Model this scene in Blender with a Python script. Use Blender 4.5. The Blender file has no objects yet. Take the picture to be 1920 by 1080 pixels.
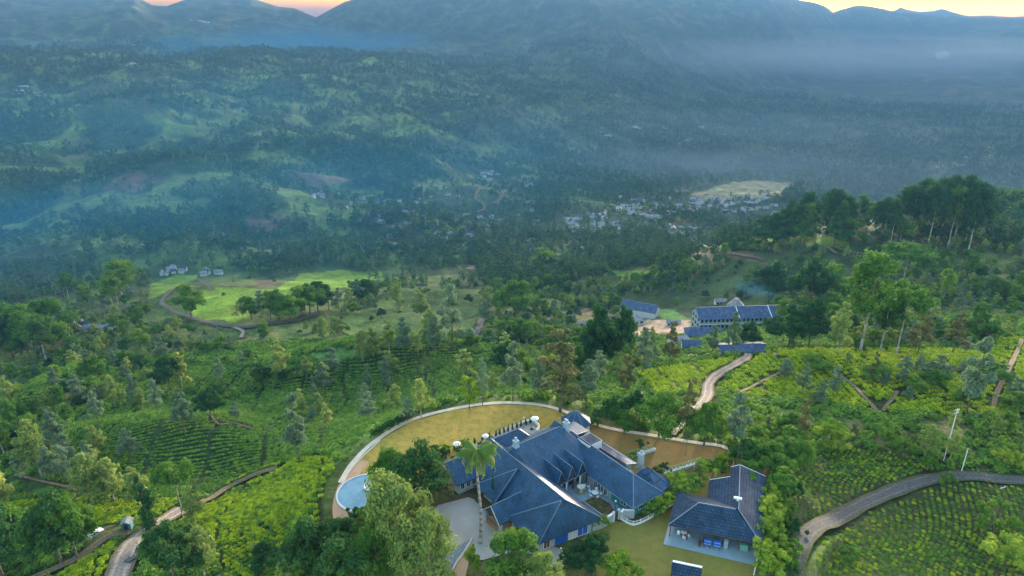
import bpy, math, random
import numpy as np
R = math.radians
rng = np.random.default_rng(7); random.seed(7)
S = bpy.context.scene; C = S.collection
PITCH = R(21.5); HC = 90.0; F = 1280.0; K = 90/65
CAM = np.array([0, 0, HC])
# ------------------------------------------------------------------ helpers
def ray(px, py):
    u = (px-960)/F; v = (py-540)/F
    return np.array([u, math.cos(PITCH)-v*math.sin(PITCH), -math.sin(PITCH)-v*math.cos(PITCH)])
def P(px, py, z=0.0):
    d = ray(px, py); t = (z-HC)/d[2]; return (d[0]*t, d[1]*t, z)
def lin(*c): return tuple((x/12.92 if x <= .04045 else ((x+.055)/1.055)**2.4) for x in c)

def tag(o, label=None, cat=None, group=None, kind=None):
    if label: o['label'] = label
    if cat: o['category'] = cat
    if group: o['group'] = group
    if kind: o['kind'] = kind
    return o
def empty(name, label, cat, loc=(0, 0, 0), rz=0, group=None, s=1):
    o = bpy.data.objects.new(name, None); C.objects.link(o); o.location = loc; o.rotation_euler = (0, 0, rz)
    o.scale = (s, s, s); o.empty_display_size = .1
    return tag(o, label, cat, group)
def bigmesh(name, V, Q, mat, smooth=False, parent=None):
    V = np.asarray(V, dtype=np.float32); Q = np.asarray(Q, dtype=np.int32)
    me = bpy.data.meshes.new(name); n = Q.shape[1]
    me.vertices.add(len(V)); me.vertices.foreach_set('co', V.ravel())
    me.loops.add(Q.size); me.loops.foreach_set('vertex_index', Q.ravel())
    me.polygons.add(len(Q)); me.polygons.foreach_set('loop_start', np.arange(0, Q.size, n, dtype=np.int32))
    me.update(calc_edges=True)
    if smooth: me.polygons.foreach_set('use_smooth', np.ones(len(Q), bool))
    if mat: me.materials.append(mat)
    return me
def link(name, me, parent=None):
    o = bpy.data.objects.new(name, me); C.objects.link(o)
    if parent: o.parent = parent
    return o
class MB:
    def __init__(s): s.v = []; s.f = []; s.uv = []
    def face(s, pts, uv=None):
        b = len(s.v); s.v += [tuple(p) for p in pts]; s.f.append(tuple(range(b, b+len(pts)))); s.uv.append(uv)
    def loft(s, A, B, capA=True, capB=True):
        n = len(A); b = len(s.v); s.v += [tuple(p) for p in A]+[tuple(p) for p in B]
        for i in range(n):
            j = (i+1) % n; s.f.append((b+i, b+j, b+n+j, b+n+i)); s.uv.append(None)
        if capA: s.f.append(tuple(b+i for i in reversed(range(n)))); s.uv.append(None)
        if capB: s.f.append(tuple(b+n+i for i in range(n))); s.uv.append(None)
    def box(s, c, d, rz=0):
        x, y, z = c; a, b, h = d[0]/2, d[1]/2, d[2]/2; co, si = math.cos(rz), math.sin(rz)
        q = [(x+i*a*co-j*b*si, y+i*a*si+j*b*co) for i, j in ((-1, -1), (1, -1), (1, 1), (-1, 1))]
        s.loft([(p[0], p[1], z-h) for p in q], [(p[0], p[1], z+h) for p in q])
    def tube(s, p, q, r0, r1=None, n=8):
        r1 = r0 if r1 is None else r1
        p = np.array(p, float); q = np.array(q, float); d = q-p; L = np.linalg.norm(d)+1e-9; d /= L
        a = np.cross(d, (0, 0, 1) if abs(d[2]) < .9 else (1, 0, 0)); a /= np.linalg.norm(a); b = np.cross(d, a)
        ring = lambda c, r: [tuple(c+r*(a*math.cos(t)+b*math.sin(t))) for t in [2*math.pi*i/n for i in range(n)]]
        s.loft(ring(p, r0), ring(q, r1))
    def prism(s, poly, z0, z1):
        s.loft([(p[0], p[1], z0) for p in poly], [(p[0], p[1], z1) for p in poly])
    def lathe(s, c, prof, n=16):
        for (r0, z0), (r1, z1) in zip(prof, prof[1:]):
            A = [(c[0]+r0*math.cos(2*math.pi*i/n), c[1]+r0*math.sin(2*math.pi*i/n), c[2]+z0) for i in range(n)]
            B = [(c[0]+r1*math.cos(2*math.pi*i/n), c[1]+r1*math.sin(2*math.pi*i/n), c[2]+z1) for i in range(n)]
            s.loft(A, B, False, False)
    def slab(s, pts, t=.16):
        """roof slope: sloping slab with uv in metres along the eave / up the slope"""
        p = [np.array(q, float) for q in pts]; nrm = np.zeros(3)
        for i in range(len(p)): nrm += np.cross(p[i]-p[0], p[(i+1) % len(p)]-p[0])
        nrm /= np.linalg.norm(nrm)
        if nrm[2] < 0: p = p[::-1]; nrm = -nrm
        h = np.cross((0, 0, 1), nrm); L = np.linalg.norm(h); h = h/L if L > 1e-6 else np.array([1., 0, 0]); u = np.cross(nrm, h)
        s.face(p, [(float(q@h), float(q@u)) for q in p])
        lo = [q-np.array([0, 0, t]) for q in p]; s.face(lo[::-1])
        for i in range(len(p)):
            j = (i+1) % len(p); s.face([p[j], p[i], lo[i], lo[j]])
    def build(s, name, mat, parent=None, smooth=False):
        me = bpy.data.meshes.new(name); me.from_pydata(s.v, [], s.f)
        uvl = me.uv_layers.new(name='UVMap'); k = 0
        for f, uv in zip(s.f, s.uv):
            for i in range(len(f)):
                if uv: uvl.data[k].uv = uv[i]
                k += 1
        if smooth: me.polygons.foreach_set('use_smooth', [True]*len(me.polygons))
        me.materials.append(mat); me.validate()
        return link(name, me, parent)
# ------------------------------------------------------------------ materials
def mat(name, col, rough=.7, metal=0, noise=None, bump=None, spec=.4, trans=0, coord='Object'):
    """noise=(scale, other colour, contrast) ; bump=(scale, strength, dist)"""
    m = bpy.data.materials.new(name); m.use_nodes = True; nt = m.node_tree; b = nt.nodes['Principled BSDF']
    b.inputs['Base Color'].default_value = (*col, 1); b.inputs['Roughness'].default_value = rough
    b.inputs['Metallic'].default_value = metal; b.inputs['Specular IOR Level'].default_value = spec
    tc = nt.nodes.new('ShaderNodeTexCoord')
    if noise:
        n = nt.nodes.new('ShaderNodeTexNoise'); n.inputs['Scale'].default_value = noise[0]; n.inputs['Detail'].default_value = 6; n.inputs['Roughness'].default_value = .65
        r = nt.nodes.new('ShaderNodeValToRGB'); c = noise[2] if len(noise) > 2 else .2
        r.color_ramp.elements[0].position = .5-c; r.color_ramp.elements[1].position = .5+c
        r.color_ramp.elements[0].color = (*col, 1); r.color_ramp.elements[1].color = (*noise[1], 1)
        nt.links.new(tc.outputs[coord], n.inputs['Vector']); nt.links.new(n.outputs['Fac'], r.inputs['Fac']); nt.links.new(r.outputs['Color'], b.inputs['Base Color'])
    if bump:
        n = nt.nodes.new('ShaderNodeTexNoise'); n.inputs['Scale'].default_value = bump[0]; n.inputs['Detail'].default_value = 4
        bp = nt.nodes.new('ShaderNodeBump'); bp.inputs['Strength'].default_value = bump[1]; bp.inputs['Distance'].default_value = bump[2]
        nt.links.new(tc.outputs[coord], n.inputs['Vector']); nt.links.new(n.outputs['Fac'], bp.inputs['Height']); nt.links.new(bp.outputs['Normal'], b.inputs['Normal'])
    return m
def leafmat(name, c0, c1, c2=None, trans=.3):
    m = bpy.data.materials.new(name); m.use_nodes = True; nt = m.node_tree; b = nt.nodes['Principled BSDF']
    b.inputs['Roughness'].default_value = .85; b.inputs['Specular IOR Level'].default_value = .06
    at = nt.nodes.new('ShaderNodeAttribute'); at.attribute_name = 'tint'
    oi = nt.nodes.new('ShaderNodeObjectInfo')
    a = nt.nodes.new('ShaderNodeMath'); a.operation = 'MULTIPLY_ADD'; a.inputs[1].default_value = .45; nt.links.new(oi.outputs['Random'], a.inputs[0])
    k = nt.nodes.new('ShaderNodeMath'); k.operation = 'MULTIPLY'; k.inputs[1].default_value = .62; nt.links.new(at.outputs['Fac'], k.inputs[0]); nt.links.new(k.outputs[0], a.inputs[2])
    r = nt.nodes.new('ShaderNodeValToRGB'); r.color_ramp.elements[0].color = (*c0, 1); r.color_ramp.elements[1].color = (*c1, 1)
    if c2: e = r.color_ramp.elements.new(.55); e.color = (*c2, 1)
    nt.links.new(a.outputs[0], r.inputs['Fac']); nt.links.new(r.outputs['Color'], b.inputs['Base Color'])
    t = nt.nodes.new('ShaderNodeBsdfTranslucent'); nt.links.new(r.outputs['Color'], t.inputs['Color'])
    mx = nt.nodes.new('ShaderNodeMixShader'); mx.inputs['Fac'].default_value = trans
    nt.links.new(b.outputs[0], mx.inputs[1]); nt.links.new(t.outputs[0], mx.inputs[2]); nt.links.new(mx.outputs[0], nt.nodes['Material Output'].inputs['Surface'])
    return m
def roofmat(name, c0, c1, rough=.42, tw=.33, th=.36, mor=.03, spec=.3):
    m = bpy.data.materials.new(name); m.use_nodes = True; nt = m.node_tree; b = nt.nodes['Principled BSDF']; N = nt.nodes.new
    tc = N('ShaderNodeTexCoord'); br = N('ShaderNodeTexBrick'); br.inputs['Scale'].default_value = 1; br.inputs['Brick Width'].default_value = tw; br.inputs['Row Height'].default_value = th
    br.inputs['Mortar Size'].default_value = mor; br.inputs['Mortar Smooth'].default_value = .3; br.inputs['Color1'].default_value = (*c0, 1); br.inputs['Color2'].default_value = (*c1, 1); br.inputs['Mortar'].default_value = (*[x*.45 for x in c0], 1)
    nt.links.new(tc.outputs['UV'], br.inputs['Vector'])
    n = N('ShaderNodeTexNoise'); n.inputs['Scale'].default_value = .5; n.inputs['Detail'].default_value = 8; nt.links.new(tc.outputs['Object'], n.inputs['Vector'])
    mr = N('ShaderNodeMapRange'); mr.inputs['From Min'].default_value = .3; mr.inputs['From Max'].default_value = .7; mr.inputs['To Min'].default_value = .72; mr.inputs['To Max'].default_value = 1.32; nt.links.new(n.outputs['Fac'], mr.inputs['Value'])
    mx = N('ShaderNodeVectorMath'); mx.operation = 'SCALE'; nt.links.new(br.outputs['Color'], mx.inputs[0]); nt.links.new(mr.outputs[0], mx.inputs['Scale']); nt.links.new(mx.outputs[0], b.inputs['Base Color'])
    bp = N('ShaderNodeBump'); bp.inputs['Strength'].default_value = 1.0; bp.inputs['Distance'].default_value = .10; bp.invert = True; nt.links.new(br.outputs['Fac'], bp.inputs['Height']); nt.links.new(bp.outputs['Normal'], b.inputs['Normal'])
    b.inputs['Roughness'].default_value = rough; b.inputs['Specular IOR Level'].default_value = spec
    return m
M = {}
M['roof'] = roofmat('slate_roof', (.010, .052, .110), (.018, .074, .150), .6, .4, .5, .03, .35)
M['roof_grey'] = roofmat('grey_tile_roof', (.012, .038, .078), (.026, .058, .100), .75, .5, .62, .06, .2)
M['sheet'] = roofmat('sheet_roof', (.05, .08, .15), (.075, .11, .18), .85, 1.0, 3.0, .02, .12)
M['sheet_pale'] = roofmat('pale_sheet_roof', (.19, .20, .21), (.27, .28, .29), .8, 1.0, 3.0)
M['rust'] = roofmat('rusty_roof', (.16, .075, .05), (.22, .12, .08), .6, 1.0, 3.0)
M['cap'] = mat('ridge_cap', (.13, .19, .25), .5)
M['trim'] = mat('white_trim', (.62, .62, .60), .5)
M['wall'] = mat('grey_plaster', (.23, .28, .30), .8, noise=(.6, (.30, .35, .36)))
M['wall_w'] = mat('white_plaster', (.55, .56, .55), .8, noise=(.8, (.42, .44, .45)))
M['wall_teal'] = mat('teal_wall', (.035, .16, .16), .5, noise=(.8, (.05, .21, .20)))
M['stone'] = mat('cream_stone', (.34, .29, .22), .8, noise=(2.5, (.20, .16, .12)), bump=(3, .5, .05))
M['chim'] = mat('painted_chimney', (.30, .40, .46), .7, noise=(2, (.20, .29, .36)))
M['glass'] = mat('dark_glass', (.015, .03, .045), .12, spec=.7)
M['wood'] = mat('dark_wood', (.06, .03, .022), .6, noise=(3, (.10, .05, .03)))
M['woodp'] = mat('red_brown_post', (.16, .05, .04), .6)
M['blue'] = mat('blue_board', (.012, .10, .42), .45)
M['white'] = mat('white_paint', (.72, .73, .74), .5)
M['black'] = mat('black_paint', (.02, .02, .024), .35)
M['rubber'] = mat('rubber', (.015, .015, .015), .8)
M['metal'] = mat('galvanised', (.40, .42, .43), .4, metal=.6)
M['teal'] = mat('teal_paint', (.05, .17, .20), .5)
M['rail'] = mat('green_rail', (.12, .32, .25), .5)
M['paving'] = mat('forecourt_paving', (.27, .24, .205), .85, noise=(.25, (.36, .33, .29), .25), bump=(6, .2, .02))
M['patio'] = mat('patio_paving', (.15, .23, .27), .6, noise=(.8, (.21, .28, .31)))
M['slabs'] = mat('pale_path', (.42, .36, .27), .85, noise=(.5, (.55, .49, .38)), bump=(3, .3, .03))
M['brickpath'] = mat('brick_path', (.34, .19, .11), .85, noise=(.4, (.42, .27, .15), .3), bump=(4, .3, .03))
M['soil'] = mat('soil', (.13, .06, .035), .95, noise=(1.2, (.06, .06, .02)), bump=(3, .6, .1))
M['gravel'] = mat('gravel', (.08, .10, .12), .9, noise=(6, (.25, .27, .30), .12), bump=(8, .8, .08))
def roadmat(name, base, track, verge, sc=.5):
    m = bpy.data.materials.new(name); m.use_nodes = True; nt = m.node_tree; b = nt.nodes['Principled BSDF']; N = nt.nodes.new; L = nt.links.new; b.inputs['Roughness'].default_value = .95; b.inputs['Specular IOR Level'].default_value = .1
    at = N('ShaderNodeAttribute'); at.attribute_name = 'across'; tc = N('ShaderNodeTexCoord')
    n = N('ShaderNodeTexNoise'); n.inputs['Scale'].default_value = sc; n.inputs['Detail'].default_value = 8; n.inputs['Roughness'].default_value = .75; L(tc.outputs['Object'], n.inputs['Vector'])
    a = N('ShaderNodeMath'); a.operation = 'MULTIPLY_ADD'; a.inputs[1].default_value = .55; L(n.outputs['Fac'], a.inputs[0]); ab = N('ShaderNodeMath'); ab.operation = 'ABSOLUTE'; L(at.outputs['Fac'], ab.inputs[0]); s = N('ShaderNodeMath'); s.operation = 'SUBTRACT'; s.inputs[1].default_value = .27; L(ab.outputs[0], s.inputs[0]); L(s.outputs[0], a.inputs[2])
    r = N('ShaderNodeValToRGB'); e = r.color_ramp.elements; e[0].position = .02; e[0].color = (*[x*1.15 for x in base], 1); e[1].position = 1; e[1].color = (*verge, 1)
    for q, c in ((.25, base), (.45, track), (.66, base), (.86, verge)): k = e.new(q); k.color = (*c, 1)
    L(a.outputs[0], r.inputs['Fac']); n2 = N('ShaderNodeTexNoise'); n2.inputs['Scale'].default_value = 1.7; n2.inputs['Detail'].default_value = 8; L(tc.outputs['Object'], n2.inputs['Vector']); mr = N('ShaderNodeMapRange'); mr.inputs['From Min'].default_value = .3; mr.inputs['From Max'].default_value = .7; mr.inputs['To Min'].default_value = .65; mr.inputs['To Max'].default_value = 1.4; L(n2.outputs['Fac'], mr.inputs['Value'])
    v = N('ShaderNodeVectorMath'); v.operation = 'SCALE'; L(r.outputs['Color'], v.inputs[0]); L(mr.outputs[0], v.inputs['Scale']); L(v.outputs[0], b.inputs['Base Color']); bp = N('ShaderNodeBump'); bp.inputs['Strength'].default_value = .7; bp.inputs['Distance'].default_value = .08; L(n2.outputs['Fac'], bp.inputs['Height']); L(bp.outputs[0], b.inputs['Normal']); return m
M['asphalt'] = roadmat('worn_asphalt', (.058, .062, .062), (.088, .090, .086), (.060, .065, .030))
M['dirt'] = roadmat('dirt_track', (.105, .080, .050), (.165, .130, .085), (.055, .075, .025))
M['dirtgrey'] = roadmat('rutted_track', (.15, .130, .110), (.27, .235, .20), (.09, .08, .04))
M['water'] = mat('pond_water', (.08, .19, .26), .12, noise=(.5, (.13, .26, .32), .15), bump=(2.5, .25, .05), spec=.5)
M['bark'] = mat('bark', (.085, .065, .045), .9, noise=(1.5, (.14, .12, .10)), bump=(3, .6, .05))
M['palebark'] = mat('pale_bark', (.36, .34, .30), .85, noise=(1.2, (.22, .20, .17)))
M['fabric'] = mat('cream_fabric', (.55, .50, .40), .8)
def lawnmat(name, a, b, c):
    m = mat(name, a, .95, noise=(.09, b, .2), bump=(5, .4, .03), spec=.1)
    nt = m.node_tree; bs = nt.nodes['Principled BSDF']; old = bs.inputs['Base Color'].links[0].from_socket
    n = nt.nodes.new('ShaderNodeTexNoise'); n.inputs['Scale'].default_value = .55; n.inputs['Detail'].default_value = 10; n.inputs['Roughness'].default_value = .8
    tc = nt.nodes.new('ShaderNodeTexCoord'); nt.links.new(tc.outputs['Object'], n.inputs['Vector'])
    r = nt.nodes.new('ShaderNodeMapRange'); r.inputs['From Min'].default_value = .44; r.inputs['From Max'].default_value = .62; nt.links.new(n.outputs['Fac'], r.inputs['Value'])
    x = nt.nodes.new('ShaderNodeMix'); x.data_type = 'RGBA'; x.inputs['B'].default_value = (*c, 1); nt.links.new(r.outputs[0], x.inputs['Factor']); nt.links.new(old, x.inputs['A']); nt.links.new(x.outputs['Result'], bs.inputs['Base Color'])
    return m
M['lawn_o'] = lawnmat('ochre_lawn', (.31, .225, .045), (.38, .25, .06), (.17, .17, .035))
M['lawn_r'] = lawnmat('russet_lawn', (.23, .125, .045), (.17, .125, .035), (.14, .11, .035))
M['lawn_g'] = lawnmat('olive_lawn', (.17, .15, .035), (.20, .165, .045), (.13, .13, .025))
# leaves
M['l_dark'] = leafmat('leaf_dark', (.016, .066, .024), (.080, .170, .034), (.034, .100, .030))
M['l_mid'] = leafmat('leaf_mid', (.030, .105, .018), (.210, .320, .035), (.085, .190, .028))
M['l_light'] = leafmat('leaf_light', (.110, .185, .045), (.440, .470, .110), (.230, .310, .075))
M['l_silver'] = leafmat('leaf_silver', (.080, .150, .085), (.260, .350, .180), (.150, .230, .125))
M['l_yel'] = leafmat('leaf_yellow', (.10, .19, .020), (.42, .46, .06), (.20, .32, .03))
M['l_brown'] = leafmat('leaf_brown', (.075, .100, .035), (.27, .24, .095), (.15, .155, .060))
M['l_tea'] = leafmat('leaf_tea', (.034, .110, .010), (.420, .500, .020), (.235, .335, .012), .2)
M['l_teadark'] = leafmat('leaf_tea_dark', (.026, .105, .022), (.210, .330, .034), (.085, .190, .028), .2)
M['l_palm'] = leafmat('leaf_palm', (.060, .140, .030), (.38, .33, .06), (.13, .23, .05), .3)
M['l_hill'] = leafmat('leaf_hill', (.020, .075, .032), (.170, .215, .070), (.062, .125, .045), .2)
# ------------------------------------------------------------------ noise + terrain height
def _h(ix, iy, s):
    n = (ix.astype(np.int64)*374761393 + iy.astype(np.int64)*668265263 + s*1442695041) & 0xffffffff
    n = ((n ^ (n >> 13))*1274126177) & 0xffffffff
    return ((n ^ (n >> 16)) & 0xffff)/65535.0
def vn(x, y, s=0):
    ix = np.floor(x); iy = np.floor(y); fx = x-ix; fy = y-iy; fx = fx*fx*fx*(fx*(fx*6-15)+10); fy = fy*fy*fy*(fy*(fy*6-15)+10)
    a = _h(ix, iy, s); b = _h(ix+1, iy, s); c = _h(ix, iy+1, s); d = _h(ix+1, iy+1, s)
    return (a*(1-fx)+b*fx)*(1-fy)+(c*(1-fx)+d*fx)*fy
def fbm(x, y, o=5, s=0, g=.5, ridged=False):
    t = 0; a = 1; tot = 0
    for i in range(o):
        n = vn(x*.866+y*.5+i*13.7, y*.866-x*.5+i*7.3, s+i); n = (1-abs(2*n-1)) if ridged else n
        t = t+a*n; tot += a; a *= g; x = x*2.03; y = y*2.03
    return t/tot
AZT = np.array([-50, -38, -26, -13, 0, 13, 26, 38, 50.])
RT = np.array([20, 60, 85, 110, 135, 160, 190, 230, 290, 350, 430, 500, 600, 700, 850, 1000, 1400, 2000, 2800, 4000, 5500, 7500.])*K
ZT = np.array([  # rows: r ; columns: azimuth   (metres / K)
 [-10, -8, -4, -2, -2, -2, -3, -4, -6],
 [-14, -12, -8, -3, -2, -2, -3, -4, -6],
 [-20, -16, -12, -4, -1, -1, -4, -6, -9],
 [-26, -18, -18, -8, -2, -2, -8, -10, -12],
 [-32, -26, -29, -19, -14, -11, -12, -12, -14],
 [-38, -33, -38, -34, -28, -20, -18, -15, -16],
 [-46, -43, -46, -46, -42, -32, -24, -20, -20],
 [-56, -53, -56, -58, -56, -48, -34, -26, -26],
 [-72, -68, -68, -74, -76, -72, -52, -38, -36],
 [-88, -84, -82, -88, -94, -90, -66, -52, -48],
 [-104, -100, -94, -104, -110, -104, -74, -64, -62],
 [-115, -112, -106, -118, -125, -112, -76, -72, -72],
 [-130, -128, -126, -140, -146, -138, -96, -92, -92],
 [-146, -144, -140, -158, -168, -172, -160, -150, -145],
 [-162, -158, -150, -176, -198, -205, -205, -190, -180],
 [-172, -170, -162, -188, -224, -235, -238, -225, -215],
 [-186, -190, -178, -208, -262, -285, -280, -270, -260],
 [-160, -165, -158, -190, -268, -318, -318, -305, -300],
 [-80, -84, -90, -120, -222, -300, -328, -320, -310],
 [-66, -66, -72, -84, -150, -235, -290, -290, -285],
 [-60, -60, -70, -80, -100, -150, -215, -230, -230],
 [-60, -60, -60, -60, -70, -90, -120, -130, -130]], float)*K
def cr(i, T, axis):
    pass
def table(az, lr):
    """Catmull-Rom interpolation of the relief table"""
    fx = np.interp(az, AZT, np.arange(len(AZT))); fy = np.interp(lr, np.log(RT), np.arange(len(RT)))
    ix = np.clip(np.floor(fx).astype(int), 0, len(AZT)-2); iy = np.clip(np.floor(fy).astype(int), 0, len(RT)-2)
    tx = fx-ix; ty = fy-iy
    w = lambda t: (-.5*t+t*t-.5*t**3, 1-2.5*t*t+1.5*t**3, .5*t+2*t*t-1.5*t**3, -.5*t*t+.5*t**3)
    wx = w(tx); wy = w(ty); out = 0
    for j in range(4):
        jj = np.clip(iy+j-1, 0, len(RT)-1)
        for i in range(4):
            out = out+wx[i]*wy[j]*ZT[jj, np.clip(ix+i-1, 0, len(AZT)-1)]
    return out
SKY = np.array([(-400, -10), (-200, -22), (0, -16), (120, -12), (250, -10), (285, 10), (312, 12), (345, 0), (400, -7), (470, -4), (520, 12), (555, 16), (592, 33), (612, 22), (645, 4), (700, -12), (820, -26), (1000, -34), (1200, -30), (1380, -18), (1450, -9), (1500, 0), (1530, 5), (1548, 12), (1562, 23), (1580, 17), (1605, 10), (1628, 11), (1645, 14), (1670, 20), (1700, 22), (1735, 27), (1790, 30), (1860, 33), (1920, 32), (2200, 26), (2500, 20)], float)
_d = np.array([ray(a, b) for a, b in SKY]); SKAZ = np.degrees(np.arctan2(_d[:, 0], _d[:, 1])); SKT = _d[:, 2]/np.hypot(_d[:, 0], _d[:, 1])
SKY2 = np.array([(1500, 60), (1640, 40), (1680, 18), (1688, 13), (1700, 18), (1725, 22), (1752, 20), (1766, 16), (1790, 24), (1815, 30), (1850, 29), (1900, 32), (1960, 28), (2300, 20)], float)
_d = np.array([ray(a, b) for a, b in SKY2]); SK2AZ = np.degrees(np.arctan2(_d[:, 0], _d[:, 1])); SK2T = _d[:, 2]/np.hypot(_d[:, 0], _d[:, 1])
sm = lambda t: np.clip(t, 0, 1)**2*(3-2*np.clip(t, 0, 1))
PLAT = [P(*q)[:2] for q in [(612, 985), (614, 940), (634, 885), (700, 822), (780, 778), (860, 760), (930, 751), (1010, 753), (1060, 764), (1130, 785), (1200, 808), (1300, 826), (1385, 843), (1445, 880), (1450, 930), (1440, 1000), (1430, 1085), (1440, 1180), (1100, 1180), (860, 1150), (720, 1130), (650, 1060)]]
def polydist(x, y, poly):
    """signed distance: <0 inside"""
    d = np.full(x.shape, 1e9); ins = np.zeros(x.shape, bool); n = len(poly)
    for i in range(n):
        x0, y0 = poly[i]; x1, y1 = poly[(i+1) % n]; ex, ey = x1-x0, y1-y0
        t = np.clip(((x-x0)*ex+(y-y0)*ey)/(ex*ex+ey*ey+1e-12), 0, 1); d = np.minimum(d, np.hypot(x-x0-t*ex, y-y0-t*ey))
        c = ((y0 > y) != (y1 > y)); ins ^= c & (x < ex*(y-y0)/(ey if ey else 1e-12)+x0)
    return np.where(ins, -d, d)
BUMPS = []   # x, y, height, radius_x, radius_y, rot
def bump_at(px, py, z, h, rx, ry, rot=0):
    q = P(px, py, z*K); BUMPS.append((q[0], q[1], h, rx, ry, rot))
bump_at(300, 800, -38, 12, 52, 24, -.15)
bump_at(700, 690, -60, 17, 60, 26, .2)
bump_at(100, 700, -56, 14, 26, 60, .3)
bump_at(760, 310, -225, 60, 230, 200, .2)
bump_at(480, 560, -112, 4, 90, 50, .3)
bump_at(610, 600, -92, 8, 70, 34, .3); bump_at(850, 570, -112, 13, 80, 40, -.2); bump_at(300, 640, -80, 8, 60, 30, .1); bump_at(620, 470, -150, 22, 140, 70, .2); bump_at(250, 440, -130, 22, 170, 60, -.1); bump_at(820, 430, -170, 24, 130, 80, .3); bump_at(420, 330, -165, 34, 190, 120, .2); bump_at(110, 500, -108, 12, 90, 50, 0)
bump_at(1640, 455, -76, 7, 150, 50, 0)
bump_at(250, 350, -165, 30, 260, 110, -.1)
bump_at(560, 400, -170, 34, 200, 110, -.1)
bump_at(1660, 720, -27, 4, 60, 26, 0)
bump_at(250, 220, -160, 60, 300, 350, -.3)
bump_at(520, 260, -160, 50, 350, 250, -.4)
bump_at(1000, 310, -240, 40, 240, 160, -.4)
def height(az, r):
    lr = np.log(r); x = r*np.sin(np.radians(az)); y = r*np.cos(np.radians(az)); z = table(np.clip(az, -50, 50), lr)
    for (bx, by, h, rx, ry, rt) in BUMPS:
        c, s = math.cos(rt), math.sin(rt); dx = x-bx; dy = y-by; u = (dx*c+dy*s)/rx; v = (-dx*s+dy*c)/ry
        z = z+h*np.exp(-(u*u+v*v))
    a1 = np.interp(r, [60, 180, 350, 700, 1500, 2600, 4500, 7000], [.0, 2.0, 9, 26, 75, 95, 60, 40])
    n1 = fbm(x/620+3.1, y/620+1.7, 2, 11)-.5
    a2 = np.interp(r, [60, 150, 350, 700, 1500, 3000, 7000], [.8, 3.0, 9, 20, 44, 60, 50]); leftish = sm((-az+12)/20)
    n2 = fbm(x/260+9, y/420+4+x/900, 4, 29, .45, True)-.62
    z = z+a1*n1*1.3+a2*n2*(.55+.65*leftish)
    z = z+np.interp(r, [60, 200, 800, 3000], [.25, .9, 2.5, 7])*(fbm(x/30, y/30, 3, 5)-.5)*2
    # far ridges
    rid = np.interp(az, [-60, -20, 0, 18, 27, 60], [7600, 7600, 7000, 7600, 9000, 9500]); st = np.interp(az, SKAZ, SKT); sp = fbm(x/1500, y/2600, 5, 77, .5, True)
    crest = HC+rid*st
    rw = 2600+700*np.sin(np.radians(az)*9); p = sm((r-(rid-rw))/rw)
    zm = crest-(1-p)*60
    spur = (sp-.55)*520*p*(1-p)*2.2
    z = z*(1-p)+zm*p+spur
    fade = sm((r-rid)/2500); z = z-fade*np.maximum(crest, 0)*.9-fade*150
    r2 = 12500.; st2 = np.interp(az, SK2AZ, SK2T, left=-.06); crest2 = HC+r2*st2; p2 = sm((r-(r2-1700))/1700)*(1-sm((r-r2-100)/1500)); z = np.where(p2 > 0, np.maximum(z, z*(1-p2)+crest2*p2), z)
    # the levelled garden terrace
    near = r < 420
    if near.any():
        d = polydist(x[near], y[near], PLAT); w = sm(1-(d-1.0)/13); z[near] = z[near]*(1-w)+(-.02)*w
    return z
az_in = np.linspace(-58, 58, 1050); az_out = np.linspace(58, 302, 62)[1:-1]
AZ = np.concatenate([az_in, az_out]); LR = np.linspace(math.log(8), math.log(15500), 980)
GA, GL = np.meshgrid(AZ, LR); GR = np.exp(GL); GAw = np.where(GA > 180, GA-360, GA)
Z = height(GAw, GR); GX = GR*np.sin(np.radians(GA)); GY = GR*np.cos(np.radians(GA))
dA = az_in[1]-az_in[0]; dL = LR[1]-LR[0]
def H(x, y):
    x = np.asarray(x, float); y = np.asarray(y, float); fa = np.clip((np.degrees(np.arctan2(x, y))+58)/dA, 0, len(az_in)-1.001); fl = np.clip((np.log(np.maximum(np.hypot(x, y), 8.01))-LR[0])/dL, 0, len(LR)-1.001)
    i = fa.astype(int); j = fl.astype(int); a = fa-i; b = fl-j
    return (Z[j, i]*(1-a)+Z[j, i+1]*a)*(1-b)+(Z[j+1, i]*(1-a)+Z[j+1, i+1]*a)*b
_T = np.exp(np.linspace(math.log(40), math.log(16000), 3000))
def hit(px, py):
    """where the sight line through a point of the photo first meets the ground"""
    d = ray(px, py); d = d/np.hypot(d[0], d[1]); q = _T; hz = H(d[0]*q, d[1]*q); rz = HC+d[2]*q; k = np.argmax(rz < hz)
    if rz[k] >= hz[k]: return None
    if k:
        g0 = rz[k-1]-hz[k-1]; g1 = rz[k]-hz[k]; f = g0/(g0-g1+1e-9); t = q[k-1]+(q[k]-q[k-1])*f
    else: t = q[0]
    return (d[0]*t, d[1]*t, float(H(d[0]*t, d[1]*t)))
def wpx(px, pxlen, py):
    """height in metres of an upright thing standing there that reaches pxlen pixels up in the photo"""
    h = hit(px, py); V_ = (540-(py-pxlen))/F; cp, sp = math.cos(PITCH), math.sin(PITCH)
    return h[1]*(V_*cp-sp)/(cp+V_*sp)+HC-h[2]
def proj(x, y, z):
    x = np.asarray(x); cp, sp = math.cos(PITCH), math.sin(PITCH); dz = z-HC; w = y*cp-dz*sp; return 960+F*x/w, 540-F*(y*sp+dz*cp)/w
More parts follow.
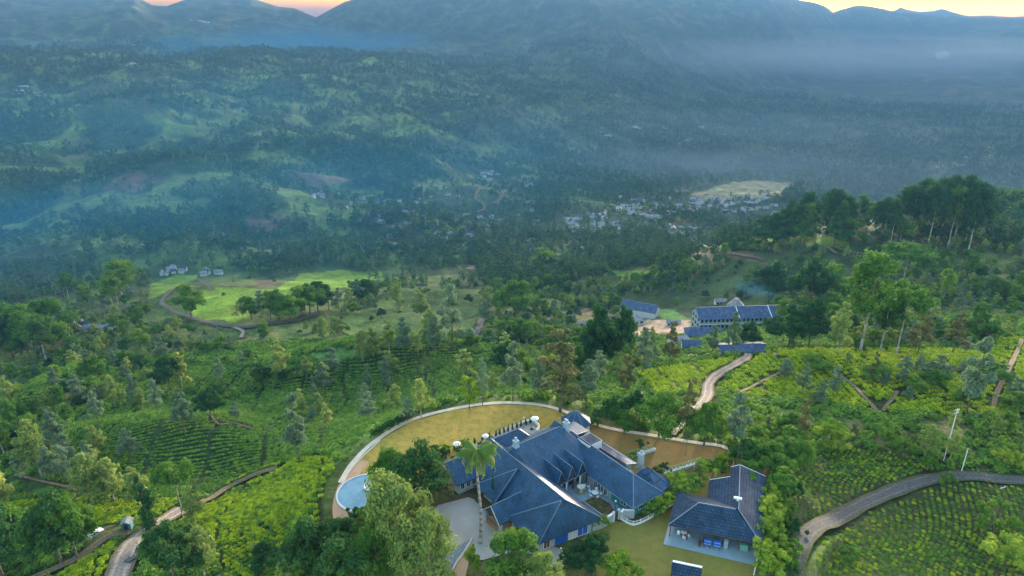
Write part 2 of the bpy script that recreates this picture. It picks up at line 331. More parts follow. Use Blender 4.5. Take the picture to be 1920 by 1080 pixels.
# ------------------------------------------------------------------ roads (levelled into the ground)
def cat_rom(pts, step):
    pts = [np.array(p, float) for p in pts]; q = [2*pts[0]-pts[1]]+pts+[2*pts[-1]-pts[-2]]; out = []
    for i in range(1, len(q)-2):
        n = max(2, int(np.linalg.norm(q[i+1]-q[i])/step))
        for k in range(n):
            t = k/n; out.append(.5*((2*q[i])+(-q[i-1]+q[i+1])*t+(2*q[i-1]-5*q[i]+4*q[i+1]-q[i+2])*t*t+(-q[i-1]+3*q[i]-3*q[i+1]+q[i+2])*t**3))
    out.append(q[-2]); return np.array(out)
ROADS = [  # name, label, width, material, pixel path
 ('road', 'dark tarmac road curving round the vegetable plots at the lower right', 4.0, 'asphalt', [(1505, 1110), (1488, 1060), (1500, 1020), (1540, 985), (1610, 950), (1700, 912), (1760, 897), (1820, 893), (1880, 899), (1960, 903), (2060, 905)]),
 ('track', 'pale track climbing from the garden wall to the factory', 3.6, 'dirtgrey', [(1252, 812), (1272, 797), (1300, 772), (1325, 745), (1330, 720), (1350, 700), (1385, 680), (1402, 668), (1400, 660)]),
 ('dirt_road', 'rutted earth road coming up from the bottom left junction', 5.6, 'dirtgrey', [(205, 1120), (222, 1075), (245, 1025), (270, 1000), (315, 972), (345, 958)]),
 ('track', 'narrow pale track between the tea fields above the junction', 2.2, 'dirt', [(345, 958), (385, 942), (425, 918), (470, 898), (520, 876)]),
 ('track', 'ochre track leading left from the junction by the hut', 2.6, 'dirt', [(245, 1000), (200, 1010), (160, 1035), (120, 1058), (60, 1085), (0, 1110)]),
 ('road', 'hairpin road on the bright tea slope far left', 4.0, 'asphalt', [(395, 545), (372, 528), (340, 540), (308, 562), (305, 575), (322, 585), (345, 594), (362, 600), (400, 610), (450, 615), (500, 610), (560, 602), (600, 588)]),
 ('road', 'lane running left from the hairpin towards the dark wood', 3.6, 'asphalt', [(130, 592), (180, 588), (235, 578), (268, 568)]),
 ('track', 'short spur dropping from the long lane', 2.6, 'dirtgrey', [(440, 618), (456, 625), (452, 635)]),
 ('road', 'piece of lane between the dark trees at the far left edge', 4.5, 'asphalt', [(60, 655), (75, 640), (100, 630)]),
 ('road', 'short bend of lane seen left of the tall eucalyptus', 4.5, 'asphalt', [(86, 572), (100, 560)]),
 ('road', 'grey lane crossing the tea slope in the middle', 3.0, 'asphalt', [(725, 522), (770, 515), (820, 513), (860, 518), (895, 528)]),
 ('road', 'steep piece of lane between trees in the middle', 5.5, 'asphalt', [(880, 645), (893, 625), (904, 600)]),
 ('track', 'pale zigzag track on the hill behind the village', 7, 'dirt', [(865, 408), (905, 398), (905, 383), (892, 372), (915, 350), (925, 338)]),
 ('track', 'thin winding track beside the far zigzag', 6, 'dirt', [(922, 385), (940, 372), (965, 358)]),
 ('road', 'straight faint lane through the dark forest at left', 5, 'asphalt', [(20, 490), (90, 484), (160, 474), (235, 464)]),
 ('track', 'tan track below the tall grove at right', 4.0, 'dirt', [(1300, 455), (1320, 465), (1345, 473), (1380, 480), (1430, 490)]),
 ('track', 'tan forked track in front of the tall grove', 3.6, 'dirt', [(1546, 464), (1556, 470), (1568, 479)]),
 ('track', 'second branch of the forked track below the grove', 3.0, 'dirt', [(1560, 465), (1580, 472), (1595, 476), (1640, 482)]),
 ('footpath', 'brown footpath down the bright tea slope at right', 1.5, 'dirt', [(1565, 700), (1600, 725), (1625, 752), (1642, 770), (1652, 772)]),
 ('footpath', 'short brown footpath joining it from the right', 1.3, 'dirt', [(1682, 735), (1668, 755), (1655, 772)]),
 ('footpath', 'brown gully path at the right edge of the tea', 1.7, 'dirt', [(1915, 640), (1893, 690), (1870, 735), (1862, 765)]),
 ('footpath', 'faint footpath crossing the upper tea terraces at right', 1.1, 'dirt', [(1380, 738), (1430, 715), (1480, 690)]),
 ('footpath', 'pale footpath on the tea knoll at left', 1.1, 'dirt', [(395, 780), (410, 795), (440, 795), (475, 805)]),
 ('footpath', 'pale path winding down between tea bushes at left', 1.1, 'dirt', [(30, 895), (75, 905), (130, 918), (165, 928)]),
]
SLABS = []
for nm, lb, w, mt, px in ROADS:
    pts = [hit(*q) for q in px]; pts = [p for p in pts if p]; c = cat_rom([(p[0], p[1]) for p in pts], max(1.2, w*.35))
    z = H(c[:, 0], c[:, 1]); k = max(1, min(5, len(c)//6)); zz = np.convolve(np.pad(z, k, mode='edge'), np.ones(2*k+1)/(2*k+1), 'valid')
    SLABS.append((nm, lb, w, mt, c, zz))
    for i in range(0, len(c)):
        x, y = c[i]; rr = w*.5+3.5
        r0 = math.hypot(x, y); a0 = math.degrees(math.atan2(x, y)); da = math.degrees((rr+6)/r0); j0 = int((math.log(r0-rr)-LR[0])/dL); j1 = int((math.log(r0+rr)-LR[0])/dL)+2; i0 = max(0, int((a0-da+58)/dA)); i1 = min(len(az_in), int((a0+da+58)/dA)+2)
        if i0 >= i1 or j0 >= j1: continue
        sl = (slice(j0, j1), slice(i0, i1)); d = np.hypot(GX[sl]-x, GY[sl]-y); wt = sm(1-(d-w*.5-.6)/2.8)
        if 'M' not in globals(): pass
        Z[sl] = Z[sl]*(1-wt)+(zz[i])*wt
# ------------------------------------------------------------------ land cover
def wpoly(px, z=None):
    return [(hit(*q) if z is None else P(*q, z))[:2] for q in px]
TEA_B = [wpoly(p) for p in [
 [(625, 850), (590, 858), (500, 902), (412, 937), (350, 962), (330, 985), (385, 1000), (410, 1080), (250, 1095), (240, 1150), (610, 1150), (640, 1045), (604, 985), (606, 930), (625, 885)],
 [(0, 945), (60, 938), (150, 935), (200, 940), (330, 935), (332, 962), (270, 975), (200, 985), (130, 1000), (70, 1040), (0, 1060)],
 [(90, 1090), (140, 1060), (212, 1015), (222, 1035), (195, 1110), (80, 1120)],
 [(420, 905), (500, 875), (590, 850), (590, 862), (520, 893), (470, 910), (420, 930)],
 [(1345, 735), (1390, 690), (1440, 660), (1560, 655), (1700, 655), (1780, 655), (1860, 640), (1930, 632), (2050, 640), (2050, 795), (1900, 778), (1780, 780), (1640, 778), (1520, 750), (1390, 745)],
 [(1190, 700), (1300, 680), (1380, 668), (1390, 676), (1340, 705), (1310, 745), (1230, 740)],
 [(345, 560), (400, 538), (470, 540), (520, 545), (560, 515), (640, 505), (720, 510), (640, 540), (560, 565), (440, 605), (365, 598)],
 [(283, 530), (330, 513), (372, 516), (330, 538), (300, 555), (280, 562)],
 [(1400, 448), (1480, 444), (1600, 460), (1540, 465), (1420, 462)], [(1315, 455), (1370, 455), (1350, 465)], [(1140, 508), (1260, 508), (1260, 520), (1150, 522)], [(475, 495), (510, 493), (508, 503), (476, 505)],
 [(1540, 380), (1545, 378), (1548, 381)]]]
TEA_M = [wpoly(p) for p in [
 [(140, 775), (300, 748), (520, 762), (560, 780), (600, 815), (560, 860), (430, 905), (330, 935), (200, 932), (100, 900), (130, 830)],
 [(400, 755), (520, 718), (600, 690), (700, 655), (860, 648), (960, 690), (1000, 740), (860, 750), (740, 760), (560, 778)],
 [(590, 785), (640, 765), (790, 757), (720, 800), (640, 835), (560, 845)],
 [(30, 740), (60, 690), (110, 650), (130, 690), (90, 740), (50, 790)],
 [(640, 605), (720, 565), (800, 540), (900, 540), (900, 600), (860, 640), (700, 645)],
 [(500, 700), (380, 680), (300, 690), (330, 740), (400, 740)],
 [(1190, 745), (1300, 745), (1240, 790), (1100, 800)]]]
GARD = [wpoly(p) for p in [
 [(1455, 850), (1600, 842), (1700, 852), (1760, 870), (1870, 885), (1760, 893), (1690, 910), (1600, 945), (1530, 975), (1470, 950)],
 [(1560, 985), (1640, 950), (1720, 922), (1800, 905), (1900, 912), (2050, 920), (2100, 1150), (1530, 1150), (1530, 1060)]]]
SCRUB = [wpoly(p) for p in [[(1390, 775), (1640, 790), (1920, 785), (2100, 800), (2100, 880), (1880, 880), (1760, 865), (1600, 838), (1480, 845), (1400, 830)]]]
BROWN = [wpoly(p) for p in [[(100, 640), (125, 640), (130, 660), (118, 680), (105, 740), (60, 790), (90, 700)], [(0, 700), (25, 710), (30, 745), (10, 770), (-40, 770)],
 [(200, 340), (330, 300), (360, 350), (250, 360), (190, 352)], [(490, 315), (620, 300), (650, 340), (560, 350)], [(460, 400), (540, 405), (560, 430), (470, 440)], [(470, 655), (500, 665), (498, 690), (480, 680)], [(460, 545), (500, 525), (520, 530), (500, 550)], [(780, 680), (800, 670), (830, 680), (800, 690)], [(390, 780), (470, 795), (470, 805), (400, 800)], [(1280, 475), (1440, 490), (1435, 498), (1300, 488)], [(1060, 575), (1300, 600), (1300, 625), (1200, 625)], [(1300, 620), (1330, 640), (1290, 650)], [(0, 770), (40, 790), (20, 810), (-40, 800)]]]
FIELD = [wpoly(p) for p in [[(1285, 368), (1340, 350), (1400, 340), (1490, 342), (1470, 365), (1400, 372), (1330, 375)]]]
FLAT = [wpoly(p) for p in [[(570, 662), (650, 655), (700, 655), (690, 670), (600, 682)], [(1215, 575), (1260, 580), (1300, 600), (1290, 605), (1230, 592)], [(640, 828), (720, 775), (790, 760), (780, 775), (690, 828)]]]
bare = [wpoly(p) for p in [[(1215, 598), (1290, 600), (1300, 625), (1240, 622), (1180, 640), (1190, 610)], [(720, 420), (760, 425), (740, 432)], [(860, 498), (895, 498), (890, 505), (862, 505)], [(1280, 650), (1400, 645), (1410, 660), (1290, 668)]]]
def inside(x, y, polys, soft=None):
    """0..1 membership of any of the polygons (soft edge in metres)"""
    out = np.zeros(x.shape)
    for p in polys:
        a = np.array(p); pad = 12; bb = (x > a[:, 0].min()-pad) & (x < a[:, 0].max()+pad) & (y > a[:, 1].min()-pad) & (y < a[:, 1].max()+pad)
        if not bb.any(): continue
        d = polydist(x[bb], y[bb], p)+ (vn(x[bb]/6, y[bb]/6, 3)-.5)*2.5; s = 1.2 if soft is None else soft
        out[bb] = np.maximum(out[bb], sm(.5-d/s))
    return out
X = GX; Y = GY
Rr = GR; azg = GAw
nA = fbm(X/90, Y/90, 4, 41); nB = fbm(X/420, Y/420, 4, 43); nC = fbm(X/22, Y/22, 3, 45); nD = fbm(X/9, Y/9, 3, 47); nE = fbm(X/170, Y/170, 4, 49, .5, True)
def mixc(c, col, w): return c*(1-w[..., None])+np.array(col)*w[..., None]
col = np.zeros(X.shape+(3,))+np.array((.040, .075, .022))
col = mixc(col, (.075, .12, .028), sm((nA-.45)*5)*.8); col = mixc(col, (.13, .125, .045), sm((nC-.58)*7)*.55*(Rr < 1200)); col = mixc(col, (.022, .05, .02), sm((.45-nB)*6)*.7)
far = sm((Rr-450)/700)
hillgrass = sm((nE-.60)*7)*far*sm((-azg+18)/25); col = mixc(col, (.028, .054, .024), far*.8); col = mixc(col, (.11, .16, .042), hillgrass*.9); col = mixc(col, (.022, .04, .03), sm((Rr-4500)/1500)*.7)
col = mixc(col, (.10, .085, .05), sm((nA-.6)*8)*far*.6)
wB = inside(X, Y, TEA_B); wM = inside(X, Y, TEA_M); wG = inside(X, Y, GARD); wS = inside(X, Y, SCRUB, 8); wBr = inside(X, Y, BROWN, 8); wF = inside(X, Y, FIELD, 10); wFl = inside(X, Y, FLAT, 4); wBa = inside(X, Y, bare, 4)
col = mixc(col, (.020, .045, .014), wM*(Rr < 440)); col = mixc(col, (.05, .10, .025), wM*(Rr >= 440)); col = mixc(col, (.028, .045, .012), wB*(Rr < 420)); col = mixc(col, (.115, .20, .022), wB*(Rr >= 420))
col = mixc(col, (.075, .085, .035), wG); col = mixc(col, (.09, .10, .035), wS*.8); col = mixc(col, (.13, .085, .06), wBr*sm((nA-.3)*4)*.8); col = mixc(col, (.27, .25, .12), wF*(.6+.4*sm((nC-.4)*6))); col = mixc(col, (.09, .19, .045), wFl); col = mixc(col, (.34, .25, .17), wBa)
garden = sm(-polydist(X, Y, PLAT)/2+.5)*(Rr < 300); col = mixc(col, (.10, .11, .035), garden)
col *= (.8+.4*nD)[..., None]
tea = np.maximum(wB, wM*.95)
nr, nc = Z.shape
V = np.stack([GX, GY, Z], -1).reshape(-1, 3); idx = np.arange(nr*nc).reshape(nr, nc); nxt = np.roll(idx, -1, axis=1)
Q = np.stack([idx[:-1], nxt[:-1], nxt[1:], idx[1:]], -1).reshape(-1, 4)[:, ::-1]
gm = bpy.data.materials.new('ground'); gm.use_nodes = True; nt = gm.node_tree; bs = nt.nodes['Principled BSDF']; N = nt.nodes.new; Lk = nt.links.new
bs.inputs['Roughness'].default_value = .95; bs.inputs['Specular IOR Level'].default_value = .08
a = N('ShaderNodeAttribute'); a.attribute_name = 'cover'; ta = N('ShaderNodeAttribute'); ta.attribute_name = 'tea'; geo = N('ShaderNodeNewGeometry')
def noise(sc, det=8, ro=.65):
    n = N('ShaderNodeTexNoise'); n.inputs['Scale'].default_value = sc; n.inputs['Detail'].default_value = det; n.inputs['Roughness'].default_value = ro; Lk(geo.outputs['Position'], n.inputs['Vector']); return n
n1 = noise(.45, 10, .75); mr = N('ShaderNodeMapRange'); mr.inputs['From Min'].default_value = .3; mr.inputs['From Max'].default_value = .7; mr.inputs['To Min'].default_value = .45; mr.inputs['To Max'].default_value = 1.6; Lk(n1.outputs['Fac'], mr.inputs['Value'])
n2 = noise(.05, 8, .7); mr2 = N('ShaderNodeMapRange'); mr2.inputs['From Min'].default_value = .3; mr2.inputs['From Max'].default_value = .7; mr2.inputs['To Min'].default_value = .7; mr2.inputs['To Max'].default_value = 1.35; Lk(n2.outputs['Fac'], mr2.inputs['Value'])
n5 = noise(.011, 9, .75); mr5 = N('ShaderNodeMapRange'); mr5.inputs['From Min'].default_value = .35; mr5.inputs['From Max'].default_value = .65; mr5.inputs['To Min'].default_value = .45; mr5.inputs['To Max'].default_value = 1.6; Lk(n5.outputs['Fac'], mr5.inputs['Value'])
m5 = N('ShaderNodeMath'); m5.operation = 'MULTIPLY'; Lk(mr5.outputs[0], m5.inputs[0]); Lk(mr2.outputs[0], m5.inputs[1])
mu = N('ShaderNodeMath'); mu.operation = 'MULTIPLY'; Lk(mr.outputs[0], mu.inputs[0]); Lk(m5.outputs[0], mu.inputs[1])
sc = N('ShaderNodeVectorMath'); sc.operation = 'SCALE'; Lk(a.outputs['Color'], sc.inputs[0]); Lk(mu.outputs[0], sc.inputs['Scale']); Lk(sc.outputs[0], bs.inputs['Base Color'])
n3 = noise(.11, 10, .7); bp = N('ShaderNodeBump'); bp.inputs['Strength'].default_value = .9; bp.inputs['Distance'].default_value = 3.0; Lk(n3.outputs['Fac'], bp.inputs['Height']); Lk(bp.outputs[0], bs.inputs['Normal'])
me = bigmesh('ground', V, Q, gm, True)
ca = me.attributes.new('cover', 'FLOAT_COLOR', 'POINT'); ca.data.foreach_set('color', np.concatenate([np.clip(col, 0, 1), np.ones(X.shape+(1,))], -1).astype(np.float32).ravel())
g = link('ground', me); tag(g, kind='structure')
# road ribbons
mbx = {}
for nm, lb, w, mt, c, zz in SLABS:
    t = np.gradient(c, axis=0); t /= np.linalg.norm(t, axis=1)[:, None]+1e-9; nx = np.stack([-t[:, 1], t[:, 0]], 1)
    ww = w*(.5+.03*np.sin(np.arange(len(c))*.33)+.02*np.sin(np.arange(len(c))*.9+2)); dist = np.hypot(c[:, 0], c[:, 1]); off = .14+dist*.0009+np.maximum(dist-250, 0)*.003
    cols = []
    for u, dz in ((-1.0, 0), (-.5, .02), (0, .05), (.5, .02), (1.0, 0)):
        q = c+nx*(ww*u)[:, None]; cols.append(np.stack([q[:, 0], q[:, 1], np.maximum(zz, H(q[:, 0], q[:, 1]))+off+dz], 1))
    V_ = np.stack(cols, 1).reshape(-1, 3); i_ = np.arange(len(c)*5).reshape(-1, 5); Q_ = np.stack([i_[:-1, :-1], i_[1:, :-1], i_[1:, 1:], i_[:-1, 1:]], -1).reshape(-1, 4)[:, ::-1]
    me = bigmesh(nm, V_, Q_, M[mt], True); at = me.attributes.new('across', 'FLOAT', 'POINT'); at.data.foreach_set('value', np.tile(np.array([-1, -.5, 0, .5, 1], np.float32), len(c))); tag(link(nm, me), kind='structure')
# ------------------------------------------------------------------ foliage prototypes
def leaves(cen, rad, per, leaf, rs, flat=1.0, up=.25, depth=.45):
    """leaf-sized diamonds on the shells of clumps; returns verts, quads, tint"""
    n = len(cen); k = per; N_ = n*k
    d = rs.normal(size=(N_, 3)); d /= np.linalg.norm(d, axis=1)[:, None]; d[:, 2] = np.abs(d[:, 2])*np.where(rs.random(N_) < .72, 1, -1)
    rr = (1-depth*rs.random(N_)**1.5+np.where(rs.random(N_) < .16, rs.random(N_)*.55, 0))[:, None]; C_ = np.repeat(cen, k, 0); Rd = np.repeat(rad, k)[:, None]
    p = C_+d*rr*Rd*np.array([1, 1, flat]); nn = d+rs.normal(size=(N_, 3))*.55+np.array([0, 0, up]); nn /= np.linalg.norm(nn, axis=1)[:, None]
    t = np.cross(nn, rs.normal(size=(N_, 3))); t /= np.linalg.norm(t, axis=1)[:, None]; b = np.cross(nn, t); s = (leaf*(.55+.9*rs.random(N_)))[:, None]
    V_ = np.stack([p-t*s, p+b*s*.55, p+t*s, p-b*s*.55], 1).reshape(-1, 3); Q_ = np.arange(N_*4).reshape(-1, 4)
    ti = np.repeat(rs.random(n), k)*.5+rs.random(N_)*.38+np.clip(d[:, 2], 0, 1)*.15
    return V_, Q_, np.repeat(ti, 4)
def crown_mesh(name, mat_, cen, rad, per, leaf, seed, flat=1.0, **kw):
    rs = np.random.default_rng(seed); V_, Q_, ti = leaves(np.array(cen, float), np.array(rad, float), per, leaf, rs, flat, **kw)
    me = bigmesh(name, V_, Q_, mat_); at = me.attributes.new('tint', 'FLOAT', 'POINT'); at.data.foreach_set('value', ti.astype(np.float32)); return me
def trunk_mesh(name, mat_, Ht, r0, cen, seed, lean=.04, nb=8, frac=.85):
    rs = random.Random(seed); mb = MB(); pts = [(0, 0, -.4)]; n = 6
    lx, ly = rs.uniform(-lean, lean), rs.uniform(-lean, lean)
    for i in range(1, n+1):
        f = i/n*frac; pts.append((lx*Ht*f+rs.uniform(-.02, .02)*Ht*.3, ly*Ht*f+rs.uniform(-.02, .02)*Ht*.3, Ht*f))
    for i in range(n): mb.tube(pts[i], pts[i+1], r0*(1-.8*i/n)*(1.25 if i == 0 else 1), r0*(1-.8*(i+1)/n), 7)
    cs = list(cen); rs.shuffle(cs)
    for c in cs[:nb]:
        f = min(.97, max(.3, (c[2]*.72)/(Ht*frac))); i = min(n-1, int(f*n)); a = np.array(pts[i]); b = np.array(pts[i+1]); s = a+(b-a)*(f*n-i); m = (s+np.array(c))/2+np.array([0, 0, -.04*Ht])
        mb.tube(s, m, r0*.33*(1.1-f), r0*.22*(1.1-f)+.01, 5); mb.tube(m, c, r0*.22*(1.1-f)+.01, .02, 4)
    me = bpy.data.meshes.new(name); me.from_pydata(mb.v, [], mb.f); me.materials.append(mat_); me.polygons.foreach_set('use_smooth', [True]*len(me.polygons)); return me
def layout(shape, n, Ht, W, seed):
    rs = np.random.default_rng(seed); c = []; r = []
    if shape in ('round', 'airy'):
        nl = 9 if shape == 'round' else 11; lob = []
        for j in range(nl):
            a = j*2.4+rs.random()*.9
            if shape == 'round': z = (.40, .52, .62, .50, .72, .60, .44, .80, .86)[j]+rs.uniform(-.04, .04); rr = W*(.62, .66, .50, .70, .42, .62, .55, .2, .05)[j]*rs.uniform(.8, 1.2); s = W*(.54, .56, .54, .52, .52, .50, .46, .46, .40)[j]*rs.uniform(.85, 1.15)
            else: z = .26+.70*j/nl+rs.uniform(-.03, .03); rr = W*(1.02-z)*rs.uniform(.35, 1.15); s = W*rs.uniform(.36, .56)*(1.25-z*.75)
            lob.append((rr*math.cos(a), rr*math.sin(a), z*Ht, s))
        for i in range(n):
            lx, ly, lz, s = lob[i % nl]; d = rs.normal(size=3); d /= np.linalg.norm(d); d[2] = abs(d[2])*.9-.15; q = s*rs.uniform(.35, 1.0)
            c.append((lx+d[0]*q, ly+d[1]*q, lz+d[2]*q*.8)); r.append(s*rs.uniform(.22, .58))
        return c, r
    for i in range(n):
        a = rs.random()*6.283; u = (i+.5)/n
        if shape == 'round':
            z = .30+.62*u; rr = math.sqrt(max(0, 1-((z-.58)/.42)**2))*W*(.35+.6*rs.random()**.5); s = W*.36*(.7+.6*rs.random())
        elif shape == 'airy':
            z = .22+.76*u; rr = W*(1.12-z)*(.2+1.0*rs.random()); s = W*.26*(.6+.8*rs.random())
        elif shape == 'cone':
            z = .12+.86*u; rr = W*(1.04-z)*(.4+.7*rs.random()); s = W*(.42-.30*z)*(.8+.4*rs.random())
        elif shape == 'euc':
            z = .42+.56*u**.8; rr = W*math.sin(min(1, (z-.36)*1.7)*math.pi*.72+.2)*(.25+.85*rs.random()); s = W*.27*(.6+.8*rs.random())
        elif shape == 'umbrella':
            z = .74+.22*rs.random(); rr = W*math.sqrt(rs.random())*1.05; z -= .12*(rr/W)**2; s = W*.27*(.7+.6*rs.random())
        elif shape == 'column':
            z = .1+.86*u; rr = W*.35*rs.random(); s = W*.5*(1.15-z)
        c.append((rr*math.cos(a), rr*math.sin(a), z*Ht)); r.append(s)
    return c, r
PROTO = {}
def proto(key, shape, matname, Ht, W, n, per, leaf, seed, bark='bark', r0=.25, flat=.8, frac=.85, **kw):
    c, r = layout(shape, n, Ht, W, seed)
    PROTO[key] = (Ht, crown_mesh('crown_'+key, M[matname], c, r, per, leaf, seed, flat, **kw), trunk_mesh('trunk_'+key, M[bark], Ht, r0, c, seed, frac=frac))
# big near trees
for s_ in range(2):
    proto('round_mid%d' % s_, 'round', 'l_mid', 11, 5.2, 60, 280, .22, 10+s_)
    proto('round_dark%d' % s_, 'round', 'l_dark', 11, 5.0, 58, 280, .22, 20+s_)
    proto('airy_light%d' % s_, 'airy', 'l_light', 13, 4.6, 64, 130, .24, 30+s_, 'palebark', .2)
    proto('airy_silver%d' % s_, 'airy', 'l_silver', 14, 4.6, 68, 130, .24, 40+s_, 'bark', .2)
    proto('euc%d' % s_, 'euc', 'l_mid', 26, 6.0, 60, 150, .34, 50+s_, 'palebark', .38, frac=.94)
    proto('euc_dark%d' % s_, 'euc', 'l_dark', 26, 6.0, 62, 150, .34, 60+s_, 'palebark', .36, frac=.94)
    proto('bush%d' % s_, 'round', 'l_mid', 3.2, 2.2, 18, 180, .14, 70+s_, r0=.07)
proto('yellow', 'round', 'l_yel', 7, 3.0, 36, 220, .17, 80, r0=.15)
proto('yelbush', 'round', 'l_yel', 3.4, 2.2, 20, 200, .13, 81, r0=.07)
proto('brown', 'airy', 'l_brown', 14, 4.0, 60, 130, .22, 82, 'bark', .2)
proto('feather', 'round', 'l_light', 12, 5.6, 120, 150, .19, 83, 'bark', .3)
proto('feather2', 'round', 'l_light', 12, 5.2, 100, 150, .19, 183, 'bark', .3)
proto('olive', 'round', 'l_mid', 14, 6.5, 120, 260, .21, 84, 'bark', .34)
proto('umbrella', 'umbrella', 'l_mid', 17, 7, 34, 120, .36, 85, 'palebark', .3, .5, frac=.78)
proto('conedark', 'column', 'l_dark', 2.6, .8, 10, 80, .14, 86, r0=.06)
proto('darkbush', 'round', 'l_dark', 3.2, 2.2, 18, 180, .14, 87, r0=.07)
proto('slender', 'column', 'l_dark', 13, 3.0, 18, 120, .32, 88, 'bark', .2)
# small far ones used for the woods
proto('w0', 'round', 'l_hill', 12, 5.4, 18, 22, .75, 90, r0=.22); proto('w1', 'round', 'l_mid', 10, 5.6, 18, 22, .75, 91, r0=.22)
proto('w2', 'airy', 'l_silver', 15, 4.6, 20, 16, .7, 92, 'bark', .22); proto('w3', 'euc', 'l_hill', 22, 5.6, 18, 22, .85, 93, 'bark', .3, frac=.94)
proto('w4', 'round', 'l_dark', 13, 5.8, 18, 22, .75, 94, r0=.22); proto('w5', 'airy', 'l_mid', 14, 4.6, 20, 16, .7, 95, 'bark', .22)
NTREE = 0
def tree(x, y, h, key, label, group=None, cat='tree', name=None, z=None, wide=1.0, tilt=0):
    global NTREE; NTREE += 1
    Ht, cm, tm = PROTO[key]; s = h/Ht
    e = empty(name or 'tree', label, cat, (x, y, float(H(x, y)) if z is None else z), (NTREE*2.399) % 6.283, group)
    e.scale = (s*wide, s*wide, s); e.rotation_euler[0] = tilt
    a_ = link('crown' if cat == 'tree' else 'foliage', cm, e); b_ = link('trunk' if cat == 'tree' else 'stem', tm, e); return e
def ptree(px, py, hpx, key, label, group=None, cat='tree', name=None, wide=1.0):
    h = hit(px, py); return tree(h[0], h[1], wpx(px, hpx, py), key, label, group, cat, name, wide=wide)
# ------------------------------------------------------------------ scatter of instances for what nobody could count
def scatter(name, label, pts, rot, scl, idx, sources, normal=None):
    n = len(pts); me = bpy.data.meshes.new(name); me.vertices.add(n); me.vertices.foreach_set('co', np.asarray(pts, np.float32).ravel())
    for nm, ty, ar in (('rz', 'FLOAT', rot), ('sc', 'FLOAT', scl), ('ix', 'INT', idx)):
        at = me.attributes.new(nm, ty, 'POINT'); at.data.foreach_set('value', np.asarray(ar, np.float32 if ty == 'FLOAT' else np.int32))
    o = link(name, me); tag(o, label, None, None, 'stuff')
    ng = bpy.data.node_groups.new(name, 'GeometryNodeTree'); ng.interface.new_socket('Geometry', in_out='INPUT', socket_type='NodeSocketGeometry'); ng.interface.new_socket('Geometry', in_out='OUTPUT', socket_type='NodeSocketGeometry')
    N = ng.nodes.new; L = ng.links.new; gi = N('NodeGroupInput'); go = N('NodeGroupOutput'); ip = N('GeometryNodeInstanceOnPoints'); gti = N('GeometryNodeGeometryToInstance')
    for parts in reversed(sources):
        if len(parts) == 1: oi = N('GeometryNodeObjectInfo'); oi.inputs[0].default_value = parts[0]; out = oi.outputs['Geometry']
        else:
            j = N('GeometryNodeJoinGeometry'); out = j.outputs[0]
            for p in parts: oi = N('GeometryNodeObjectInfo'); oi.inputs[0].default_value = p; L(oi.outputs['Geometry'], j.inputs[0])
        g2 = N('GeometryNodeGeometryToInstance'); L(out, g2.inputs[0]); 
        if 'jj' not in locals(): jj = N('GeometryNodeJoinGeometry')
        L(g2.outputs[0], jj.inputs[0])
    L(jj.outputs[0], ip.inputs['Instance'])
    def att(nm, ty): q = N('GeometryNodeInputNamedAttribute'); q.data_type = ty; q.inputs['Name'].default_value = nm; return q.outputs['Attribute']
    cx = N('ShaderNodeCombineXYZ'); L(att('rz', 'FLOAT'), cx.inputs['Z']); L(cx.outputs[0], ip.inputs['Rotation']); L(att('sc', 'FLOAT'), ip.inputs['Scale']); L(att('ix', 'INT'), ip.inputs['Instance Index']); ip.inputs['Pick Instance'].default_value = True
    m2p = N('GeometryNodeMeshToPoints'); L(gi.outputs[0], m2p.inputs['Mesh']); L(m2p.outputs[0], ip.inputs['Points']); L(ip.outputs[0], go.inputs[0])
    md = o.modifiers.new('scatter', 'NODES'); md.node_group = ng; return o
# ------------------------------------------------------------------ world, sun, camera
SUN_AZ, SUN_EL = 24.0, 2.4
w = bpy.data.worlds.new('World'); S.world = w; w.use_nodes = True; nt = w.node_tree; sky = nt.nodes.new('ShaderNodeTexSky'); sky.sky_type = 'NISHITA'; sky.sun_disc = False
sky.sun_elevation = R(SUN_EL); sky.sun_rotation = R(SUN_AZ); sky.altitude = 900; sky.air_density = 1.3; sky.dust_density = 4.5; sky.ozone_density = 1.5
bg = nt.nodes['Background']; bg.inputs['Strength'].default_value = .15; nt.links.new(sky.outputs[0], bg.inputs['Color'])
sl = bpy.data.lights.new('sun', 'SUN'); sl.energy = 2.0; sl.angle = R(8); sl.color = (1, .88, .70); so = bpy.data.objects.new('sun', sl); C.objects.link(so)
so.rotation_euler = (R(90-SUN_EL), 0, R(180-SUN_AZ)); so.location = (0, 0, 300)
cam = bpy.data.cameras.new('camera'); cam.sensor_width = 36; cam.lens = 36*F/1920; cam.clip_start = .5; cam.clip_end = 40000; co_ = bpy.data.objects.new('camera', cam); C.objects.link(co_)
co_.location = (0, 0, HC); co_.rotation_euler = (R(90)-PITCH, 0, 0); S.camera = co_
S.view_settings.view_transform = 'Standard'; S.view_settings.look = 'None'; S.view_settings.exposure = 4.2; S.view_settings.gamma = 1
S.cycles.max_bounces = 5; S.cycles.diffuse_bounces = 2; S.cycles.glossy_bounces = 2; S.cycles.transmission_bounces = 2; S.cycles.volume_bounces = 1; S.cycles.use_denoising = True; S.cycles.sample_clamp_indirect = 6
